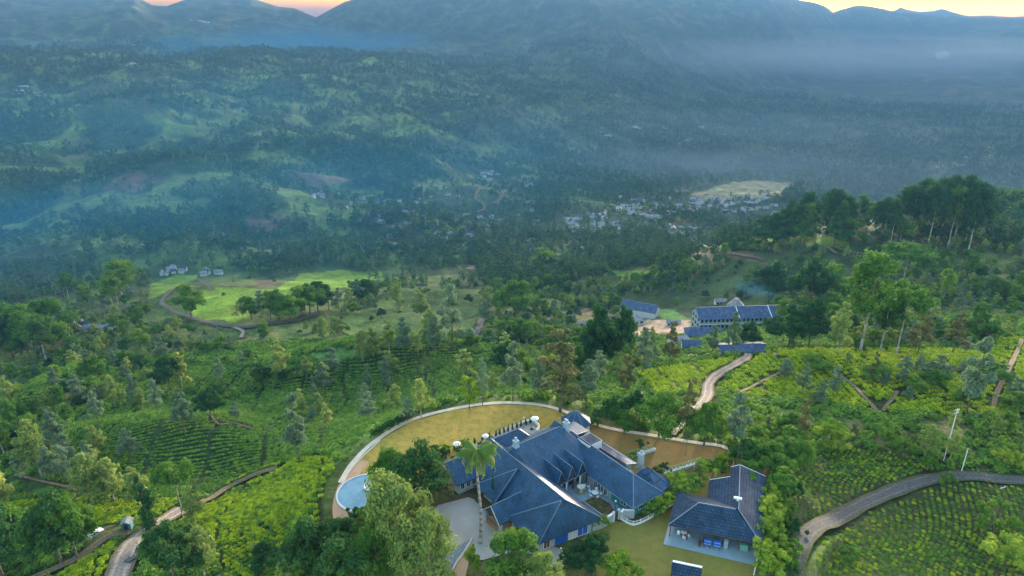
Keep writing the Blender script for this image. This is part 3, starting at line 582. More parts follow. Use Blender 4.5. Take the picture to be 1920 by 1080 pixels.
# haze
def volume(name, me, col_, dens, aniso=.2, label=None):
    m = bpy.data.materials.new(name); m.use_nodes = True; nt = m.node_tree; nt.nodes.remove(nt.nodes['Principled BSDF']); v = nt.nodes.new('ShaderNodeVolumePrincipled')
    v.inputs['Color'].default_value = (*col_, 1); v.inputs['Density'].default_value = dens; v.inputs['Anisotropy'].default_value = aniso
    nt.links.new(v.outputs[0], nt.nodes['Material Output'].inputs['Volume']); me.materials.clear(); me.materials.append(m); o = link(name, me); tag(o, label, None, None, 'stuff'); return o, m, v
hb = MB(); zlo = float(Z.min())-3; hb.box((0, 0, (zlo+300)/2), (34000, 34000, 300-zlo)); hm = bpy.data.meshes.new('haze'); hm.from_pydata(hb.v, [], hb.f)
HZ = volume('haze', hm, (.074, .172, .330), 1.3e-4, .1, 'thin blue morning haze filling the valley')
# ------------------------------------------------------------------ garden surfaces on the terrace
def sheet(name, px, matn, z, kind='structure', world=None):
    pts = world or [P(*q, z)[:2] for q in px]; mb = MB(); mb.face([(p[0], p[1], z) for p in pts][::1]); o = mb.build(name, M[matn]); 
    me = o.data
    if me.polygons[0].normal.z < 0: me.flip_normals()
    return tag(o, kind=kind)
def curve_px(px, z, step=1.0): return cat_rom([P(*q, z)[:2] for q in px], step)
def strip(name, c, w0, w1, z0, z1, matn, kind='structure', **kw):
    """a low band following a curve between two sideways offsets"""
    t = np.gradient(c, axis=0); t /= np.linalg.norm(t, axis=1)[:, None]; n = np.stack([-t[:, 1], t[:, 0]], 1); a = c+n*w0; b = c+n*w1; mb = MB()
    for i in range(len(c)-1):
        A = [(*a[i], z0), (*b[i], z0), (*b[i], z1), (*a[i], z1)]; B_ = [(*a[i+1], z0), (*b[i+1], z0), (*b[i+1], z1), (*a[i+1], z1)]; mb.loft(A, B_, i == 0, i == len(c)-2)
    bm_ = mb.build(name, M[matn]); return tag(bm_, kind=kind, **kw) if kind else bm_
edge = [(642, 905), (665, 868), (706, 828), (770, 790), (850, 768), (930, 757), (1000, 759), (1050, 770), (1100, 792), (1150, 806), (1230, 819), (1300, 831), (1352, 838), (1378, 852)]
ec = curve_px(edge, .1)
up_lawn = [P(*q, .03)[:2] for q in [(640, 935), (665, 870), (706, 829), (770, 791), (850, 769), (930, 758), (1000, 760), (1052, 772), (1075, 800), (1060, 830), (990, 860), (900, 880), (800, 900), (740, 890), (700, 960)]]
sheet('lawn', None, 'lawn_o', .03, world=up_lawn)
sheet('lawn', [(1080, 790), (1100, 794), (1150, 808), (1230, 821), (1300, 833), (1352, 840), (1376, 853), (1330, 872), (1275, 905), (1215, 935), (1150, 900), (1080, 820)], 'lawn_r', .034)
sheet('lawn', [(1090, 1010), (1128, 972), (1190, 984), (1262, 940), (1300, 900), (1375, 868), (1445, 880), (1440, 960), (1428, 1060), (1440, 1170), (1180, 1170), (1120, 1080)], 'lawn_g', .038)
strip('garden_path', ec, -.1, 1.0, -.4, .12, 'slabs')
pc = curve_px([(672, 862), (650, 890), (634, 915), (626, 945), (628, 975), (645, 1000)], .1); strip('brick_path', pc, -.2, 2.6, -.4, .07, 'brickpath')
kc = curve_px([(712, 826), (668, 868), (646, 900), (638, 930)], .1); strip('kerb', kc, -.15, .15, -.2, .2, 'slabs')
sheet('forecourt', [(812, 958), (822, 947), (878, 932), (888, 936), (925, 975), (962, 1008), (1010, 1020), (1010, 1040), (960, 1035), (905, 1050), (850, 1045), (822, 1010)], 'paving', .05)
sheet('flower_bed', [(800, 950), (880, 924), (900, 926), (912, 934), (962, 985), (955, 998), (890, 938), (878, 935), (815, 958)], 'soil', .045)
sheet('gravel_bed', [(884, 1010), (872, 1030), (848, 1062), (832, 1100), (815, 1100), (822, 1065), (845, 1030)], 'gravel', .055)
sheet('brick_path', [(884, 1014), (880, 1050), (868, 1100), (838, 1100), (856, 1060)], 'brickpath', .06)
sheet('service_yard', [(1022, 1018), (1065, 1035), (1075, 1050), (1050, 1068), (1000, 1050)], 'paving', .06)
wc = curve_px([(886, 1010), (870, 1036), (852, 1062), (838, 1100)], .2); w_ = strip('kerb', wc, -.12, .12, 0, .5, 'slabs')
sheet('terrace_paving', [(845, 862), (862, 842), (905, 825), (950, 800), (985, 788), (1006, 792), (1008, 803), (985, 812), (950, 826), (930, 835), (880, 858), (850, 868)], 'patio', .042).data.materials[0] = M['paving']
# pond
cx, cy = P(688, 925)[:2]; rp = 6.1
pond = empty('round_pond', 'large round shallow pond with a white rim at the left end of the terrace garden', 'pond', (cx, cy, 0))
mb = MB(); mb.lathe((0, 0, 0), [(rp, -.5), (rp, .38), (rp-.28, .38), (rp-.28, -.2)], 56); mb.build('rim', M['wall_w'], pond)
mb = MB(); mb.prism([((rp-.27)*math.cos(i*.1122), (rp-.27)*math.sin(i*.1122)) for i in range(56)], -.3, .26); mb.build('water', M['water'], pond)
fx, fy = P(694, 914, .4)[:2]
ft = empty('fountain_basin', 'small round white basin standing in the pond', 'fountain', (fx, fy, 0))
mb = MB(); mb.lathe((0, 0, 0), [(.5, 0), (.45, .4), (1.25, .55), (1.3, .75), (1.1, .75), (1.0, .62), (.001, .6)], 24); mb.build('bowl', M['wall_w'], ft)
mb = MB(); mb.lathe((0, 0, 0), [(.14, .6), (.1, 1.0), (.3, 1.1), (.001, 1.12)], 12); mb.build('spout', M['white'], ft)
# ------------------------------------------------------------------ main hotel building (local x = south-east, y = north-east)
OX, OY = 16.1, 112.5; TH = R(-53.5)
hotel = empty('hotel_building', 'large bungalow with steep blue slate roofs round a courtyard', 'building', (OX, OY, 0), TH)
def loc(px, py, z=0):
    x, y, _ = P(px, py, z); x -= OX; y -= OY; return (x*math.cos(TH)+y*math.sin(TH), -x*math.sin(TH)+y*math.cos(TH))
def wld(a, b): return (OX+a*math.cos(TH)-b*math.sin(TH), OY+a*math.sin(TH)+b*math.cos(TH))
def roof(name, parent, faces, caps, matn='roof', t=.16, capr=.075, ov=0, capm='cap'):
    mb = MB()
    for f in faces: mb.slab(f, t)
    o = mb.build(name, M[matn], parent)
    if caps:
        m2 = MB()
        for p, q in caps: m2.tube((p[0], p[1], p[2]+.02), (q[0], q[1], q[2]+.02), capr, n=6)
        m2.build('ridge_cap', M[capm], o)
    m3 = MB()
    return o
def wallbox(parent, poly, z0, z1, matn='wall'):
    mb = MB(); mb.prism(poly, z0, z1); return mb.build('wall', M[matn], parent)
def window(parent, p, q, f, w, h, z, depth=.08, name='window', frame='white', pane='glass', out=1):
    """a window (or door) set on the wall line p-q at fraction f, standing proud"""
    p = np.array(p, float); q = np.array(q, float); d = (q-p)/np.linalg.norm(q-p); n = np.array([d[1], -d[0]])*out; c = p+(q-p)*f
    ang = math.atan2(d[1], d[0]); mb = MB(); t = .07
    for sx in (-1, 1): mb.box((*(c+d*sx*(w/2)), z+h/2), (t, .12, h), ang)
    for sz in (0, 1): mb.box((*c, z+h*sz), (w+t, .13, t), ang)
    mb.box((*c, z+h/2), (t*.6, .1, h), ang); fr = mb.build(name, M[frame], parent)
    m = MB(); m.box((*c, z+h/2), (w, .05, h), ang); m.build('pane', M[pane], fr); return fr
def gutter(pts, parent, matn='trim', r=.07):
    m = MB()
    for p, q in zip(pts, pts[1:]): m.tube(p, q, r, n=6)
    m.build('gutter', M[matn], parent)
# south-west wing
A0, A1, z1, zr = -20, 7, 3.0, 8.0
roof('roof', hotel, [[(A0, -17, 3), (5.7, -17, 3), (4.4, -11.2, zr), (A0, -11, zr)], [(5.7, -17, 3), (7.7, -4.9, 3), (4.4, -11.2, zr)], [(7.7, -4.9, 3), (A0, -4.9, 3), (A0, -11, zr), (4.4, -11.2, zr)]],
     [((A0, -11, zr), (4.4, -11.2, zr)), ((4.4, -11.2, zr), (7.7, -4.9, 3))])
# projecting hipped bays on the forecourt side
roof('roof', hotel, [[(-3.2, -18.9, 2.75), (6.0, -18.5, 2.75), (4.6, -12.2, 8.35)], [(6.0, -18.5, 2.75), (8.0, -5.2, 2.85), (4.6, -12.2, 8.35)], [(-3.2, -6, 2.75), (-3.2, -18.9, 2.75), (4.6, -12.2, 8.35)]],
     [((-3.2, -18.9, 2.75), (4.6, -12.2, 8.35)), ((4.6, -12.2, 8.35), (6.0, -18.5, 2.75))])
roof('roof', hotel, [[(-14.8, -18.8, 2.75), (-7.9, -18.3, 2.75), (-8.3, -12.6, 7.9)], [(-7.9, -18.3, 2.75), (-7.6, -8, 2.85), (-8.3, -12.6, 7.9)], [(-14.8, -8, 2.75), (-14.8, -18.8, 2.75), (-8.3, -12.6, 7.9)]],
     [((-14.8, -18.8, 2.75), (-8.3, -12.6, 7.9)), ((-8.3, -12.6, 7.9), (-7.9, -18.3, 2.75))])
# entrance porch
pr = roof('porch_roof', hotel, [[(-4.9, -21.3, 5.3), (-4.9, -13.0, 5.3), (-2.2, -13, 2.7), (-2.2, -21.3, 2.7)], [(-4.9, -21.3, 5.3), (-4.9, -13.0, 5.3), (-7.6, -13, 2.7), (-7.6, -21.3, 2.7)]], [((-4.9, -21.3, 5.3), (-4.9, -13, 5.3))])
gutter([(-7.6, -21.38, 2.68), (-4.9, -21.38, 5.3), (-2.2, -21.38, 2.68)], pr)
mb = MB(); mb.loft([(-7.3, -20.9, 2.75), (-2.5, -20.9, 2.75), (-4.9, -20.9, 5.05)], [(-7.3, -20.75, 2.75), (-2.5, -20.75, 2.75), (-4.9, -20.75, 5.05)]); mb.build('gable_board', M['wood'], hotel)
for a_, b_ in ((-2.6, -20.8), (-7.2, -20.8), (-2.6, -17.6)):
    mb = MB(); mb.box((a_, b_, 1.3), (.55, .55, 2.6)); mb.box((a_, b_, .15), (.75, .75, .3)); mb.build('column', M['wall'], hotel)
mb = MB(); mb.box((-4.9, -19, .14), (5.6, 4.4, .2)); mb.build('porch_floor', M['brickpath'], hotel)
mb = MB()
for k in range(9): mb.box((-6.9+k*.5, -20.7, .75), (.06, .06, .9))
mb.box((-4.9, -20.7, 1.2), (4.4, .07, .07)); mb.build('porch_railing', M['woodp'], hotel)
# link range with three steep dormers
roof('roof', hotel, [[(-4.2, -9, 3.1), (-4.2, 3.4, 3.1), (-13.8, 3.0, 8.7), (-13.8, -9.4, 8.7)], [(-13.8, -9.4, 8.7), (-13.8, 3, 8.7), (-22, 5, 3.1), (-22, -12, 3.1)], [(-13.8, -9.4, 8.7), (-22, -12, 3.1), (-14, -16, 3.9), (-4.2, -9, 3.1)], [(-13.8, 3, 8.7), (-4.2, 3.4, 3.1), (-6, 8, 3.5), (-22, 9, 3.1)]],
     [((-13.8, -9.4, 8.7), (-13.8, 3, 8.7))])
for b0 in (-4.9, -2.1, .7):
    d = roof('dormer', hotel, [[(-10.6, b0, 6.3), (-3.9, b0, 6.3), (-3.9, b0-1.28, 3.4), (-10.6, b0-1.28, 3.4)], [(-10.6, b0, 6.3), (-3.9, b0, 6.3), (-3.9, b0+1.28, 3.4), (-10.6, b0+1.28, 3.4)]], [((-10.6, b0, 6.3), (-3.9, b0, 6.3))], capr=.05)
    gutter([(-3.86, b0-1.28, 3.4), (-3.86, b0, 6.32), (-3.86, b0+1.28, 3.4)], d, 'cap', .06)
    m = MB(); m.loft([(-4.1, b0-1.1, 3.3), (-4.1, b0+1.1, 3.3), (-4.1, b0, 5.95)], [(-4.25, b0-1.1, 3.3), (-4.25, b0+1.1, 3.3), (-4.25, b0, 5.95)]); m.build('gable_window', M['glass'], d)
gutter([(-4.1, -6.2, 3.05), (-4.1, 2.9, 3.05)], hotel, 'cap')
# north block
roof('roof', hotel, [[(-25, -13, 3), (-15, -13, 3.2), (-19.8, -9, 7.6)], [(-15, -13, 3.2), (-15, 1, 3.2), (-19.8, -3.8, 7.6), (-19.8, -9, 7.6)], [(-15, 1, 3.2), (-25, 1, 3), (-19.8, -3.8, 7.6)], [(-25, 1, 3), (-25, -13, 3), (-19.8, -9, 7.6), (-19.8, -3.8, 7.6)]], [((-19.8, -9, 7.6), (-19.8, -3.8, 7.6))])
# west wing
rw_ = roof('roof', hotel, [[(-16.3, -21.6, 2.9), (-16.3, -10, 2.9), (-20.6, -10, 6), (-20.6, -22, 6)], [(-24.9, -22, 2.9), (-24.9, -10, 2.9), (-20.6, -10, 6), (-20.6, -22, 6)]], [((-20.6, -22, 6), (-20.6, -10, 6))])
# north-east wing
roof('roof', hotel, [[(-19, 1.9, 3), (9.4, 1.9, 3), (5.2, 5.9, 6.5), (-19, 5.9, 6.5)], [(9.4, 1.9, 3), (9.7, 10, 3), (5.2, 5.9, 6.5)], [(9.7, 10, 3), (-19, 10, 3), (-19, 5.9, 6.5), (5.2, 5.9, 6.5)]],
     [((-19, 5.9, 6.5), (5.2, 5.9, 6.5)), ((5.2, 5.9, 6.5), (9.4, 1.9, 3)), ((5.2, 5.9, 6.5), (9.7, 10, 3))])
gutter([(9.5, 1.8, 2.9), (9.8, 10.1, 2.9)], hotel, 'cap'); gutter([(-3, 1.8, 2.9), (9.4, 1.8, 2.9)], hotel, 'cap')
roof('lean_to_roof', hotel, [[(-9, 8.4, 4.75), (.4, 8.9, 4.75), (.6, 11.6, 3.9), (-9, 11.2, 3.9)]], []); gutter([(-9, 11.3, 3.9), (.65, 11.7, 3.9), (.45, 8.9, 4.75)], hotel)
roof('flat_roof', hotel, [[(-17, 6.8, 5.9), (-12.4, 6.8, 5.9), (-12.4, 10.2, 5.6), (-17, 10.2, 5.6)]], []); gutter([(-17, 6.8, 5.95), (-12.35, 6.8, 5.95), (-12.35, 10.2, 5.65)], hotel)
lt = MB(); lt.box((-8.8, 7.2, 5.6), (3.7, 3.7, 1.7)); lt = lt.build('roof_lantern', M['wall_w'], hotel); m = MB(); m.slab([(-10.5, 5.5, 6.5), (-7.1, 5.5, 6.5), (-7.1, 8.9, 6.5), (-10.5, 8.9, 6.5)], .06); m.build('glass_top', M['roof_grey'], lt)
m = MB(); m.box((-8.8, 9.2, 5.6), (3.2, .3, 1.0)); m.build('pane', M['glass'], lt)
roof('roof', hotel, [[(2.6, 8.6, 3.2), (9.6, 8.6, 3.0), (9.0, 12.6, 3.0), (4.2, 11.2, 5.4)], [(2.6, 8.6, 3.2), (4.2, 11.2, 5.4), (2.4, 13.2, 3.2)], [(4.2, 11.2, 5.4), (9, 12.6, 3), (8.4, 14, 2.9), (2.4, 13.2, 3.2)]], [])
# walls
wallbox(hotel, [(-19.4, -16.2), (4.9, -16.2), (6.6, -5.9), (-19.4, -5.9)], 0, 3.1)
wallbox(hotel, [(-1.5, -17.2), (5.1, -17.4), (7.0, -6.6), (-1.5, -6.6)], 0, 2.95)
wallbox(hotel, [(-13.6, -17.1), (-8.5, -17.1), (-8.5, -9), (-13.6, -9)], 0, 2.9)
wallbox(hotel, [(-24, -12.2), (-16, -12.2), (-16, .3), (-24, .3)], 0, 3.1)
wallbox(hotel, [(-24.2, -21), (-17.1, -20.8), (-17.1, -11), (-24.2, -11)], 0, 2.85)
mb = MB(); mb.loft([(-24.1, -20.9, 2.8), (-17.2, -20.7, 2.8), (-20.6, -20.8, 5.6)], [(-24.1, -20.6, 2.8), (-17.2, -20.4, 2.8), (-20.6, -20.5, 5.6)]); mb.build('gable', M['wall'], hotel)
wallbox(hotel, [(-20, -5.6), (-5.9, -5.6), (-5.9, 2.8), (-20, 2.8)], 0, 3.2, 'stone')
wallbox(hotel, [(-18.4, 2.9), (2.5, 2.9), (2.5, 9.2), (-18.4, 9.2)], 0, 3.0, 'wall'); wallbox(hotel, [(2.52, 2.9), (8.6, 2.9), (8.9, 9.2), (2.52, 9.2)], 0, 3.0, 'wall_teal')
wallbox(hotel, [(-8.4, 9.25), (0, 9.25), (0, 11), (-8.4, 11)], 0, 3.9); wallbox(hotel, [(3.4, 9.3), (8.2, 9.3), (7.8, 13.2), (3.2, 12.6)], 0, 3.0); wallbox(hotel, [(-16.8, 9.25), (-12.6, 9.25), (-12.6, 10), (-16.8, 10)], 0, 5.5)
# plinth strip along the south-east gable of the front wing
for f in (.22, .42): window(hotel, (-.9, -17.3), (5.1, -17.4), f+.1, 1.1, 1.2, .9)
for f in (.25, .5, .75): window(hotel, (-13.6, -17.1), (-8.5, -17.1), f, .9, 1.3, .8)
for f in (.2, .5, .8): window(hotel, (-17.1, -20.8), (-17.1, -16.2), f, .9, 1.3, .9)
sd = window(hotel, (5.1, -17.4), (7.0, -6.6), .40, 2.6, 2.3, .05, name='shutter_door', frame='blue', pane='blue')
m = MB()
for k in range(8): pass
for f, w_2, n_ in ((.12, 1.3, 'wood'), (.62, 1.6, 'wall_w'), (.82, 2.2, 'blue')): window(hotel, (5.1, -17.4), (7.0, -6.6), f, w_2, 2.0, .1, name='door', frame='white', pane=n_)
for f, w_2 in ((.18, 1.0), (.42, 1.1), (.62, 1.5), (.86, 1.0)): window(hotel, (-5.9, -5.6), (-5.9, 2.8), f, w_2, 2.3, .06, name='door', frame='wood', pane='glass')
for k in range(5): m = MB(); m.box((-4.5, -4.8+k*1.85, 1.5), (.22, .22, 3.0)); m.build('veranda_post', M['white' if k % 2 else 'wood'], hotel)
for f in (.3, .45, .6, .75): window(hotel, (-4, 2.9), (2.5, 2.9), f, .9, 1.9, .2, out=1)
for f in (.3, .7): window(hotel, (8.6, 2.9), (8.9, 9.2), f, 1.1, 1.2, .9)
window(hotel, (2.6, 2.9), (8.6, 2.9), .55, 1.4, 1.2, .9)
# terrace of the courtyard and small lamps
m = MB(); m.prism([(-5.8, -5.8), (6.6, -4.9), (7.4, 1.2), (8.6, 2.8), (-5.8, 2.8)], -.1, .08); tag(m.build('courtyard_paving', M['patio']), kind='structure').matrix_world = hotel.matrix_basis.copy()
# chimneys
def chimney(a_, b_, z0, z1, s, matn='chim', pots=1, name='chimney'):
    m = MB(); m.box((a_, b_, (z0+z1)/2), (s, s, z1-z0)); m.box((a_, b_, z0+(z1-z0)*.45), (s*1.35, s*1.35, .3)); m.box((a_, b_, z1-.1), (s*1.3, s*1.3, .22)); c = m.build(name, M[matn], hotel)
    for k in range(pots): m = MB(); m.lathe((a_+(k-.5*(pots-1))*.5, b_, z1), [(.2, 0), (.17, .5), (.3, .55), (.3, .68), (.001, .7)], 10); m.build('chimney_pot', M[matn], c)
chimney(-13.6, -9.0, 7.6, 10.1, .85); chimney(-13.4, 4.4, 5.6, 9.4, 1.0, pots=2); chimney(1.2, 12.4, 0, 6.4, .95, 'wall')
# courtyard wall with gate
cw = empty('courtyard_wall', 'low curving grey wall closing the courtyard between the two wings', 'wall', (OX, OY, 0), TH)
pts = [(6.9, -6.2), (7.4, -4.6), (7.4, -2.9), (7.3, -1.4)]; m = MB()
for p, q in zip(pts, pts[1:]): m.box(((p[0]+q[0])/2, (p[1]+q[1])/2, .95), (math.dist(p, q)+.2, .3, 1.9), math.atan2(q[1]-p[1], q[0]-p[0]))
for p, q in zip([(7.6, .2), (8.0, 1.2)], [(8.0, 1.2), (9.0, 2.6)]): m.box(((p[0]+q[0])/2, (p[1]+q[1])/2, .95), (math.dist(p, q)+.2, .3, 1.9), math.atan2(q[1]-p[1], q[0]-p[0]))
m.build('masonry', M['wall'], cw); m = MB()
for p, q in zip(pts, pts[1:]): m.box(((p[0]+q[0])/2, (p[1]+q[1])/2, 1.95), (math.dist(p, q)+.25, .42, .1), math.atan2(q[1]-p[1], q[0]-p[0]))
m.box((7.8, .7, 1.95), (.42, 1.2, .1), .35); m.box((8.5, 1.9, 1.95), (1.8, .42, .1), .95); m.build('coping', M['trim'], cw)
for b_ in (-1.3, .1): m = MB(); m.box((7.4, b_, 1.15), (.4, .4, 2.3)); m.build('gate_post', M['wall_w'], cw)
m = MB(); m.box((7.4, -.6, 1.0), (.08, 1.05, 1.9)); m.build('gate', M['wood'], cw)
# planted bed
bp = [(-.2, -2.3), (.3, 1.2), (3.9, 1.6), (5.6, .8), (6.1, -1.0), (5.4, -2.0)]; be = empty('planter', 'raised bed of reddish plants in the middle of the courtyard', 'flower bed', (OX, OY, 0), TH)
m = MB()
for p, q in zip(bp, bp[1:]+bp[:1]): m.box(((p[0]+q[0])/2, (p[1]+q[1])/2, .28), (math.dist(p, q)+.15, .16, .4), math.atan2(q[1]-p[1], q[0]-p[0]))
m.build('kerb', M['wall'], be); m = MB(); m.prism([(p[0]*.98+.05, p[1]*.95) for p in bp], .05, .4); m.build('soil', M['soil'], be)
cs = [(.2+rng.random()*5.2, -1.9+rng.random()*3.2, .45) for _ in range(34)]; link('foliage', crown_mesh('foliage', M['l_brown'], cs, [.28]*34, 60, .09, 5), be)
# furniture
def ftable(a_, b_, r, label, matn='white', umb=None, h=.74):
    x, y = wld(a_, b_); e = empty('garden_table', label, 'table', (x, y, .08)); m = MB(); m.lathe((0, 0, 0), [(.001, h), (r, h), (r, h-.05), (.001, h-.05)], 16); m.build('tabletop', M[matn], e)
    m = MB(); m.tube((0, 0, .02), (0, 0, h-.04), .05); m.lathe((0, 0, 0), [(.3, 0), (.3, .03), (.001, .05)], 12); m.build('pedestal', M[matn], e); return e
def chair0():
    e = empty('garden_chair', 'x', 'chair', (0, 0, 0)); m = MB(); m.box((0, 0, .45), (.48, .48, .05)); m.build('seat', M['white'], e); m = MB(); m.box((0, .23, .72), (.48, .05, .5)); m.build('backrest', M['white'], e)
    for i in (-1, 1):
        for j in (-1, 1): m = MB(); m.box((i*.2, j*.2, .22), (.04, .04, .44)); m.build('leg', M['white'], e)
    return e
CH = None
def chair(x, y, z, rz, label, group):
    global CH
    if CH is None: CH = chair0(); o = CH
    else:
        o = CH.copy(); C.objects.link(o)
        for c in CH.children: d = c.copy(); C.objects.link(d); d.parent = o
    o.location = (x, y, z); o.rotation_euler = (0, 0, rz); o['label'] = label; o['group'] = group; return o
t1 = [loc(*q, .8) for q in ((1116, 923), (1095, 910), (1089, 918))]
ftable(*t1[0], .75, 'white garden table beside the planted bed in the courtyard'); ftable(*t1[1], .45, 'small white table close to the courtyard doors')
ax, ay = wld(*t1[2]); pz = empty('courtyard_fountain', 'cream tiered stone bowl on a round base in the courtyard', 'fountain', (ax, ay, .08)); m = MB(); m.lathe((0, 0, 0), [(.85, 0), (.85, .25), (.7, .25), (.001, .22)], 20); m.build('base', M['stone'], pz); m = MB(); m.lathe((0, 0, 0), [(.25, .2), (.2, 1.0), (.75, 1.3), (.8, 1.5), (.6, 1.45), (.001, 1.4)], 20); m.build('bowl', M['fabric'], pz)
for k in range(5): a_ = k*1.25; x, y = wld(*t1[0]); chair(x+1.15*math.cos(a_), y+1.15*math.sin(a_), .08, a_+math.pi/2*3, 'white chair drawn up to the table beside the courtyard bed', 'chairs round the courtyard table')
for k in range(2): x, y = wld(*t1[1]); chair(x-.9+1.8*k, y, .08, math.pi/2 if k == 0 else -math.pi/2, 'white chair at the small table near the courtyard doors', 'chairs at the small courtyard table')
# curved white seats and lamp posts along the upper terrace
for (px, py, r, lb) in ((992, 802, 2.6, 'round pale paved circle of seating north of the roofs'),):
    x, y = P(px, py)[:2]; e = empty('seating_circle', lb, 'seating', (x, y, 0)); m = MB(); m.lathe((0, 0, 0), [(r, -.1), (r, .12), (.001, .12)], 32); m.build('floor', M['paving'], e)
    m = MB()
    for i in range(20):
        a0 = -.6+i*.17; m.box(((r-.3)*math.cos(a0), (r-.3)*math.sin(a0), .35), (.5, .5, .5), a0)
    m.build('curved_bench', M['white'], e); m = MB(); m.lathe((.6, -.8, .12), [(.45, 0), (.45, .35), (.3, .4), (.001, .3)], 14); m.build('fire_bowl', M['black'], e)
def parasol(px, py, s, label):
    x, y = P(px, py, 0)[:2]; e = empty('parasol', label, 'parasol', (x, y, 0)); m = MB(); m.tube((0, 0, 0), (0, 0, 2.4), .05); m.build('pole', M['metal'], e); m = MB(); m.lathe((0, 0, 0), [(.05, 2.55), (s, 2.15), (s, 2.05), (.05, 2.4)], 8); m.build('canopy', M['white'], e)
parasol(1002, 799, 1.0, 'white parasol beside the seating circle'); parasol(857, 847, .9, 'white parasol at the left end of the upper terrace'); parasol(910, 832, .8, 'white parasol behind the palm crown')
def lamp(px, py, h, label, matn='black'):
    p = hit(px, py); e = empty('lamp_post', label, 'lamp', p); m = MB(); m.tube((0, 0, 0), (0, 0, h), .05, .035, 6); m.build('post', M[matn], e); m = MB(); m.lathe((0, 0, h), [(.05, 0), (.16, .1), (.16, .35), (.001, .45)], 8); m.build('lantern', M['white'], e)
lamp(982, 805, 3, 'thin black lamp post at the seating circle'); lamp(1051, 1052, 2.6, 'short dark lamp post in the service yard'); lamp(1153, 960, 2.4, 'dark lamp post beside the courtyard gate')
# octagonal pavilion
gx, gy = wld(-20.2, 13.4); gz = empty('garden_pavilion', 'octagonal pavilion with pointed blue roof behind the main roofs', 'pavilion', (gx, gy, 0)); rr = 3.7; oc = [(rr*math.cos(R(22.5+45*i)), rr*math.sin(R(22.5+45*i)), 2.9) for i in range(8)]
roof('roof', gz, [[oc[i], oc[(i+1) % 8], (0, 0, 5.7)] for i in range(8)], [(oc[i], (0, 0, 5.7)) for i in range(8)], capr=.05)
for i in range(8): m = MB(); m.tube((oc[i][0]*.86, oc[i][1]*.86, 0), (oc[i][0]*.86, oc[i][1]*.86, 2.9), .11); m.build('column', M['white'], gz)
m = MB(); m.prism([(p[0]*.98, p[1]*.98) for p in oc], -.1, .22); m.build('floor', M['slabs'], gz)
# low green railings and troughs on the russet lawn
def rail(p0, p1, label):
    a = P(*p0, .3); b = P(*p1, .3); L = math.dist(a[:2], b[:2]); e = empty('garden_trough', label, 'planter', (*a[:2], 0), math.atan2(b[1]-a[1], b[0]-a[0]))
    m = MB(); m.box((L/2, 0, .3), (L, .7, .6)); m.box((L/2, 0, .63), (L+.1, .85, .06)); m.build('trough', M['wall_w'], e); m = MB()
    for k in range(int(L/1.2)+1): m.box((k*1.2, .75, .5), (.05, .05, 1.0))
    m.box((L/2, .75, 1.0), (L, .05, .05)); m.box((L/2, .75, .6), (L, .04, .04)); m.build('railing', M['rail'], e)
    cs = [(L*(i+.5)/12, .15, .75) for i in range(12)]; link('foliage', crown_mesh('foliage', M['l_mid'], cs, [.35]*12, 50, .1, 9), e)
rail((1181, 855), (1228, 842), 'upper long white trough with green rail on the russet lawn'); rail((1243, 889), (1318, 866), 'lower long white trough with green rail on the russet lawn')
# ------------------------------------------------------------------ tiled outbuilding
bx, by = 28.9, 101.6; an = R(-17.5); bb = empty('outbuilding', 'low grey-tiled building with a veranda on the olive lawn', 'building', (bx, by, 0), an)
e_, r_ = 2.8, 5.2; zz = lambda x: r_-(12.2-x)*.435
ro = roof('roof', bb, [[(0, 0, e_), (16.4, 0, e_), (11.7, 5.2, r_), (5.0, 5.0, r_)], [(0, 0, e_), (.9, 10.2, e_), (5, 5, r_)], [(.9, 10.2, e_), (6.8, 10.2, e_), (12.2, 5.4, r_), (5, 5, r_)],
   [(12.2, 5.2, r_), (12.4, 19.6, r_), (17.7, 20.6, e_), (17.4, 6, e_), (16.4, 0, e_)], [(12.2, 5.2, r_), (12.4, 19.6, r_), (10.7, 19.3, zz(10.7)), (10.6, 16.0, zz(10.6)), (6.8, 16.0, zz(6.8)), (6.5, 9.4, zz(6.5))]],
   [((5, 5, r_), (11.7, 5.2, r_)), ((0, 0, e_), (5, 5, r_)), ((12.2, 5.2, r_), (16.4, 0, e_)), ((12.2, 5.2, r_), (12.4, 19.6, r_))], 'roof_grey', capr=.1)
gutter([(10.7, 19.35, zz(10.7)), (12.4, 19.7, r_), (17.75, 20.7, e_)], ro); gutter([(6.8, 16.05, zz(6.8)), (10.6, 16.05, zz(10.6))], ro); gutter([(0, -.08, e_), (16.4, -.08, e_)], ro, 'black', .06)
m = MB(); m.box((12.0, 8.2, 5.5), (1.5, .35, .4)); m.box((12.0, 8.2, 5.3), (.3, .9, .5)); m.build('roof_vent', M['white'], ro)
wallbox(bb, [(1.2, 3.4), (15.6, 3.4), (16.6, 19.6), (11.2, 18.8), (11.2, 15.4), (7.4, 15.4), (7.4, 9.4), (1.6, 9.4)], 0, 2.78, 'stone')
m = MB(); m.prism([(-.4, -2.2), (16.2, -2.6), (16.8, 3.3), (0, 3.3)], -.2, .12); m.build('veranda_floor', M['patio'], bb)
for x in (.5, 3.6, 6.6, 9.6, 12.8, 15.8): m = MB(); m.box((x, .35, 1.4), (.2, .2, 2.7)); m.build('post', M['wood'], bb)
for f, n_ in ((.12, 'window'), (.3, 'door'), (.45, 'window'), (.62, 'door'), (.85, 'window')): window(bb, (1.2, 3.4), (15.6, 3.4), f, 1.2, 1.2 if n_ == 'window' else 2.1, .9 if n_ == 'window' else .1, name=n_)
def onB(x, y): return (bx+x*math.cos(an)-y*math.sin(an), by+x*math.sin(an)+y*math.cos(an))
